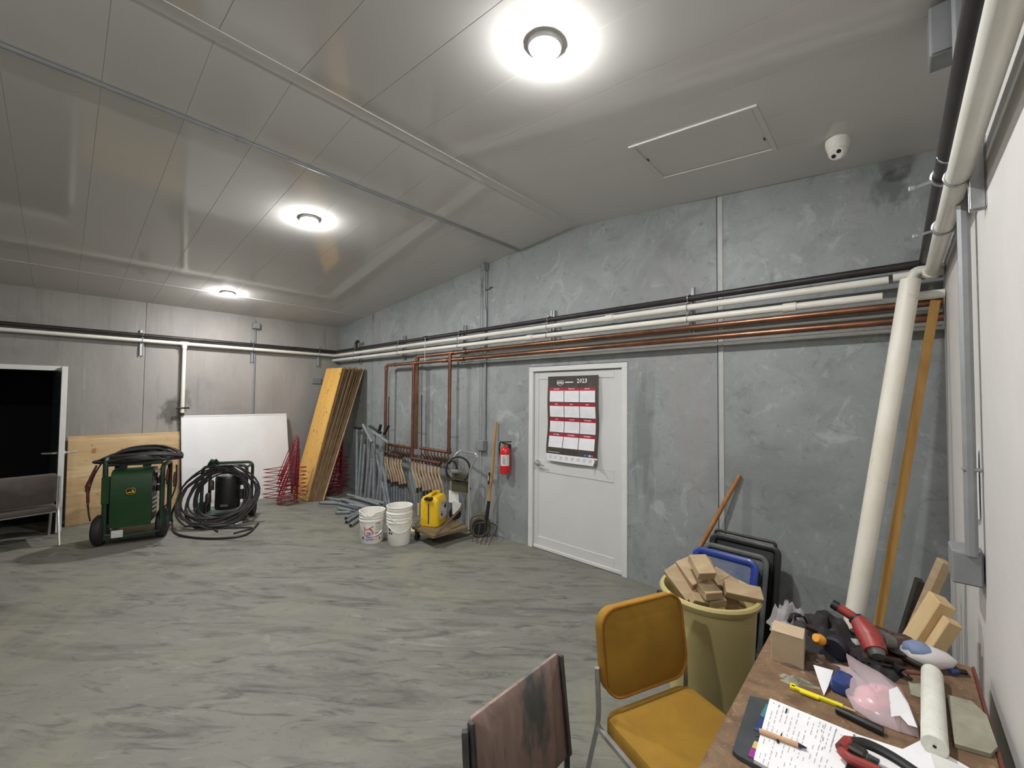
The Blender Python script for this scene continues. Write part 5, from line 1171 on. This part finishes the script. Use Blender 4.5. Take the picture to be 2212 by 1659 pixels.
for u, v, du, dv in ((.22, .06, .018, .09), (.24, .48, .018, .08), (.13, .05, .01, .04), (.66, .08, .009, .05), (.66, .16, .009, .04), (.7, .26, .009, .06), (.72, .4, .01, .05), (.8, .06, .008, .3)):
    b = MB(); b.add([pgp(u, v, .001), pgp(u+du, v, .001), pgp(u+du, v+dv, .001), pgp(u, v+dv, .001)], [(0, 3, 2, 1)]); b.build('print_mark', M_printb if du > .015 else M_printg, t2)
pA, pB = sg(1640, 1578, .029), sg(1742, 1616, .029)
t = thing('pen', 'kraft paper pen lying across the printed pages', 'pen', pA)
MB().tube([pA, pA.lerp(pB, .83)], .006, 10).build('barrel', M_pencil, t); MB().tube([pA.lerp(pB, .83), pB], [.006, .002], 10).build('tip', M_navyt, t)
MB().tube([pA-(pB-pA)*.12, pA], [.003, .0055], 8).build('end_clip', M_navy, t); MB().box(pA.lerp(pB, .42)+V((0, -.008, -.004)), (.006, .012, .004), rotm(0, 0, .2)).build('clip_tab', M_blackpl, t)
# second papers
q = [(1846, 1584), (1900, 1603), (1950, 1618), (1990, 1598), (2100, 1662), (2160, 1760), (1840, 1760)]
slab([sg(x, y, .006+.004*(i == 0)) for i, (x, y) in enumerate(q)], .004, 'paper_sheet', M_paper, label='loose white paper sheets at the front right of the table', category='paper')
q = [(2010, 1625), (2100, 1664), (2150, 1750), (2040, 1720)]
slab([sg(x, y, .009) for x, y in q], .002, 'paper_form', M_label, label='faint printed form lying on the loose white sheets', category='paper')
# red and black pliers
t = thing('pliers', 'red and black handled pliers lying on the printed pages', 'pliers', sg(1870, 1640, .03))
A = [sg(1815, 1612, .045), sg(1826, 1632, .045), sg(1880, 1650, .045), sg(1960, 1700, .04)]
B_ = [sg(1822, 1606, .047), sg(1860, 1600, .047), sg(1905, 1622, .045), sg(2010, 1680, .04)]
MB().tube(spline([sg(1818, 1622, .04), sg(1838, 1640, .04), sg(1900, 1668, .04), sg(1980, 1720, .035)], 5), .012, 10).build('handle', M_toolred, t)
MB().tube(spline([sg(1830, 1606, .045), sg(1868, 1606, .05), sg(1930, 1636, .048), sg(2010, 1690, .04)], 5), .0115, 10).build('handle', M_blackpl, t)
MB().box(sg(1846, 1620, .042), (.05, .032, .024), rotm(0, 0, -.2), .008).build('jaw_head', M_iron, t)
MB().tube([sg(1816, 1618, .042), sg(1832, 1604, .045), sg(1852, 1602, .045)], [.013, .015, .01], 10).build('red_jacket', M_toolred, t)
MB().tube([sg(1848, 1602, .05), sg(1845, 1588, .05)], .003, 6).build('spring_wire', M_zinc, t)
# white speckled tube, board beneath, small blue cap
pA, pB = sg(2013, 1452, .028), sg(2019, 1612, .028)
t = thing('roller_tube', 'white speckled cylinder with drilled ends lying on the right of the table', 'tube', V(((pA.x+pB.x)/2, (pA.y+pB.y)/2, TZ)))
R = frame_z(pB-pA); LN = (pB-pA).length
MB().lathe([(.02, -.006), (.025, 0), (.027, .01), (.027, LN-.01), (.027, LN)], pA, R, 26).build('body', M_tube, t)
MB().lathe([(.0265, LN), (.026, LN+.0015)], pA, R, 26).build('end_disc', M_tube, t)
MB().lathe([(.004, LN+.0015), (.004, LN+.003)], pA, R, 10).build('screw_hole', M_printb, t)
for f_ in (.05, .9): MB().lathe([(.004, 0), (.004, .0015)], pA.lerp(pB, f_)+(rt*.55+up*.8).normalized()*.0265, frame_z(rt*.55+up*.8), 10).build('screw_hole', M_printb, t)
q = [(2046, 1500), (2100, 1515), (2132, 1545), (2155, 1612), (2140, 1628), (2062, 1606)]
slab([sg(x, y, .012) for x, y in q], .011, 'grey_board', M_slab, label='worn grey-green board piece lying right of the white tube', category='board')
slab([sg(x, y, .006) for x, y in ((1962, 1470), (2000, 1478), (2000, 1510), (1968, 1500))], .005, 'grey_board', M_slab, label='small grey board scrap lying left of the white tube', category='board')
p = sg(2052, 1452, .01); t = thing('blue_marker', 'small dark marker with blue cap behind the white tube', 'marker', p)
MB().tube([p, p+rt*.03+fw*.005], .009, 10).build('cap', M_navy, t); MB().tube([p+rt*.03+fw*.005, p+rt*.055], .008, 10).build('barrel', M_blackpl, t)
# lumber standing in the corner behind the table
def plank(x0_, y0_, x1_, y1_, Y, wd, th, m, name, label, tw=0):
    a = at_y(x0_, y0_, Y); b_ = at_y(x1_, y1_, Y-.0); d = b_-a; p0 = a+d*((.01-a.z)/d.z) if abs(d.z) > 1e-6 else b_
    if p0.x < -1.2: p0 = a+d*((-1.0-a.x)/d.x)
    R = frame_z(a-p0, V((math.sin(tw), -math.cos(tw), 0))); MB().box((a+p0)/2, (th, wd, (a-p0).length), R, .003).build(name, m, label=label, category='lumber', group='lumber leaning in the right corner')
plank(2036, 1296, 1975, 1392, 2.42, .09, .055, M_lum2, 'lumber_piece', 'thick pale lumber piece leaning on the right wall behind the table', .35)
plank(2058, 1342, 2020, 1400, 2.36, .045, .045, M_lum2, 'lumber_piece', 'thin pale lumber piece in front of the thick one by the right wall', .35)
plank(2040, 1212, 1975, 1360, 2.85, .06, .035, M_lum, 'lumber_piece', 'brown weathered lumber piece leaning farthest in the right corner', .3)
plank(1987, 1252, 1945, 1390, 3.05, .05, .03, M_iron, 'metal_channel', 'black metal channel leaning in the right corner beside the lumber', .2)
# folded paper tucked behind the right wall conduit
pc = at_x(2107, 1130, XR-.01); MB().grid(lambda u, v: (XR-.006-.02*math.sin(u*3.1)*(1-v*.3), pc.y-.06+.12*u, 1.26+.26*v), 6, 4, .002, (-1, 0, 0)).build('paper_folder', M_paper, label='white paper tucked against the right wall beside the conduit', category='paper')
# clutter on the floor under the table's far end
for k, (x, y, m, lab) in enumerate(((1640, 1470, M_blackpl, 'black crumpled plastic on the floor between bin and table'), (1632, 1420, M_greytray, 'dark grey plastic scrap on the floor behind the bin'))):
    single(heap(at_z(x, y+40, 0), .16, .13, .1, 61+k, 24, .4, .4), 'plastic_scrap', m, lab, 'scrap')

for k, (x0_, y0_, x1_, y1_, z_, r_, m, nm, lab, cat) in enumerate((
    (1735, 1408, 1772, 1432, .03, .012, M_tan, 'hand_tool', 'brown handled tool lying just right of the cardboard box', 'tool'),
    (1850, 1425, 1930, 1440, .03, .010, M_blackpl, 'hand_tool', 'long black handled tool behind the tip of the pink bag', 'tool'),
    (1930, 1436, 1968, 1468, .022, .014, M_blackpl, 'hand_tool', 'short thick black tool left of the white tube end', 'tool'),
    (1740, 1352, 1790, 1372, .075, .009, M_iron, 'hand_tool', 'grey iron bar lying across the dark cloth heap', 'tool'))):
    t = thing(nm, lab, cat, tz((x0_+x1_)/2, (y0_+y1_)/2, 0))
    a, b_ = tz(x0_, y0_, z_), tz(x1_, y1_, z_*.7)
    MB().tube([a, a.lerp(b_, .55)], [r_, r_*1.1], 10).build('grip', m, t); MB().tube([a.lerp(b_, .55), b_], [r_*.55, r_*.45], 8).build('shaft', M_iron, t)
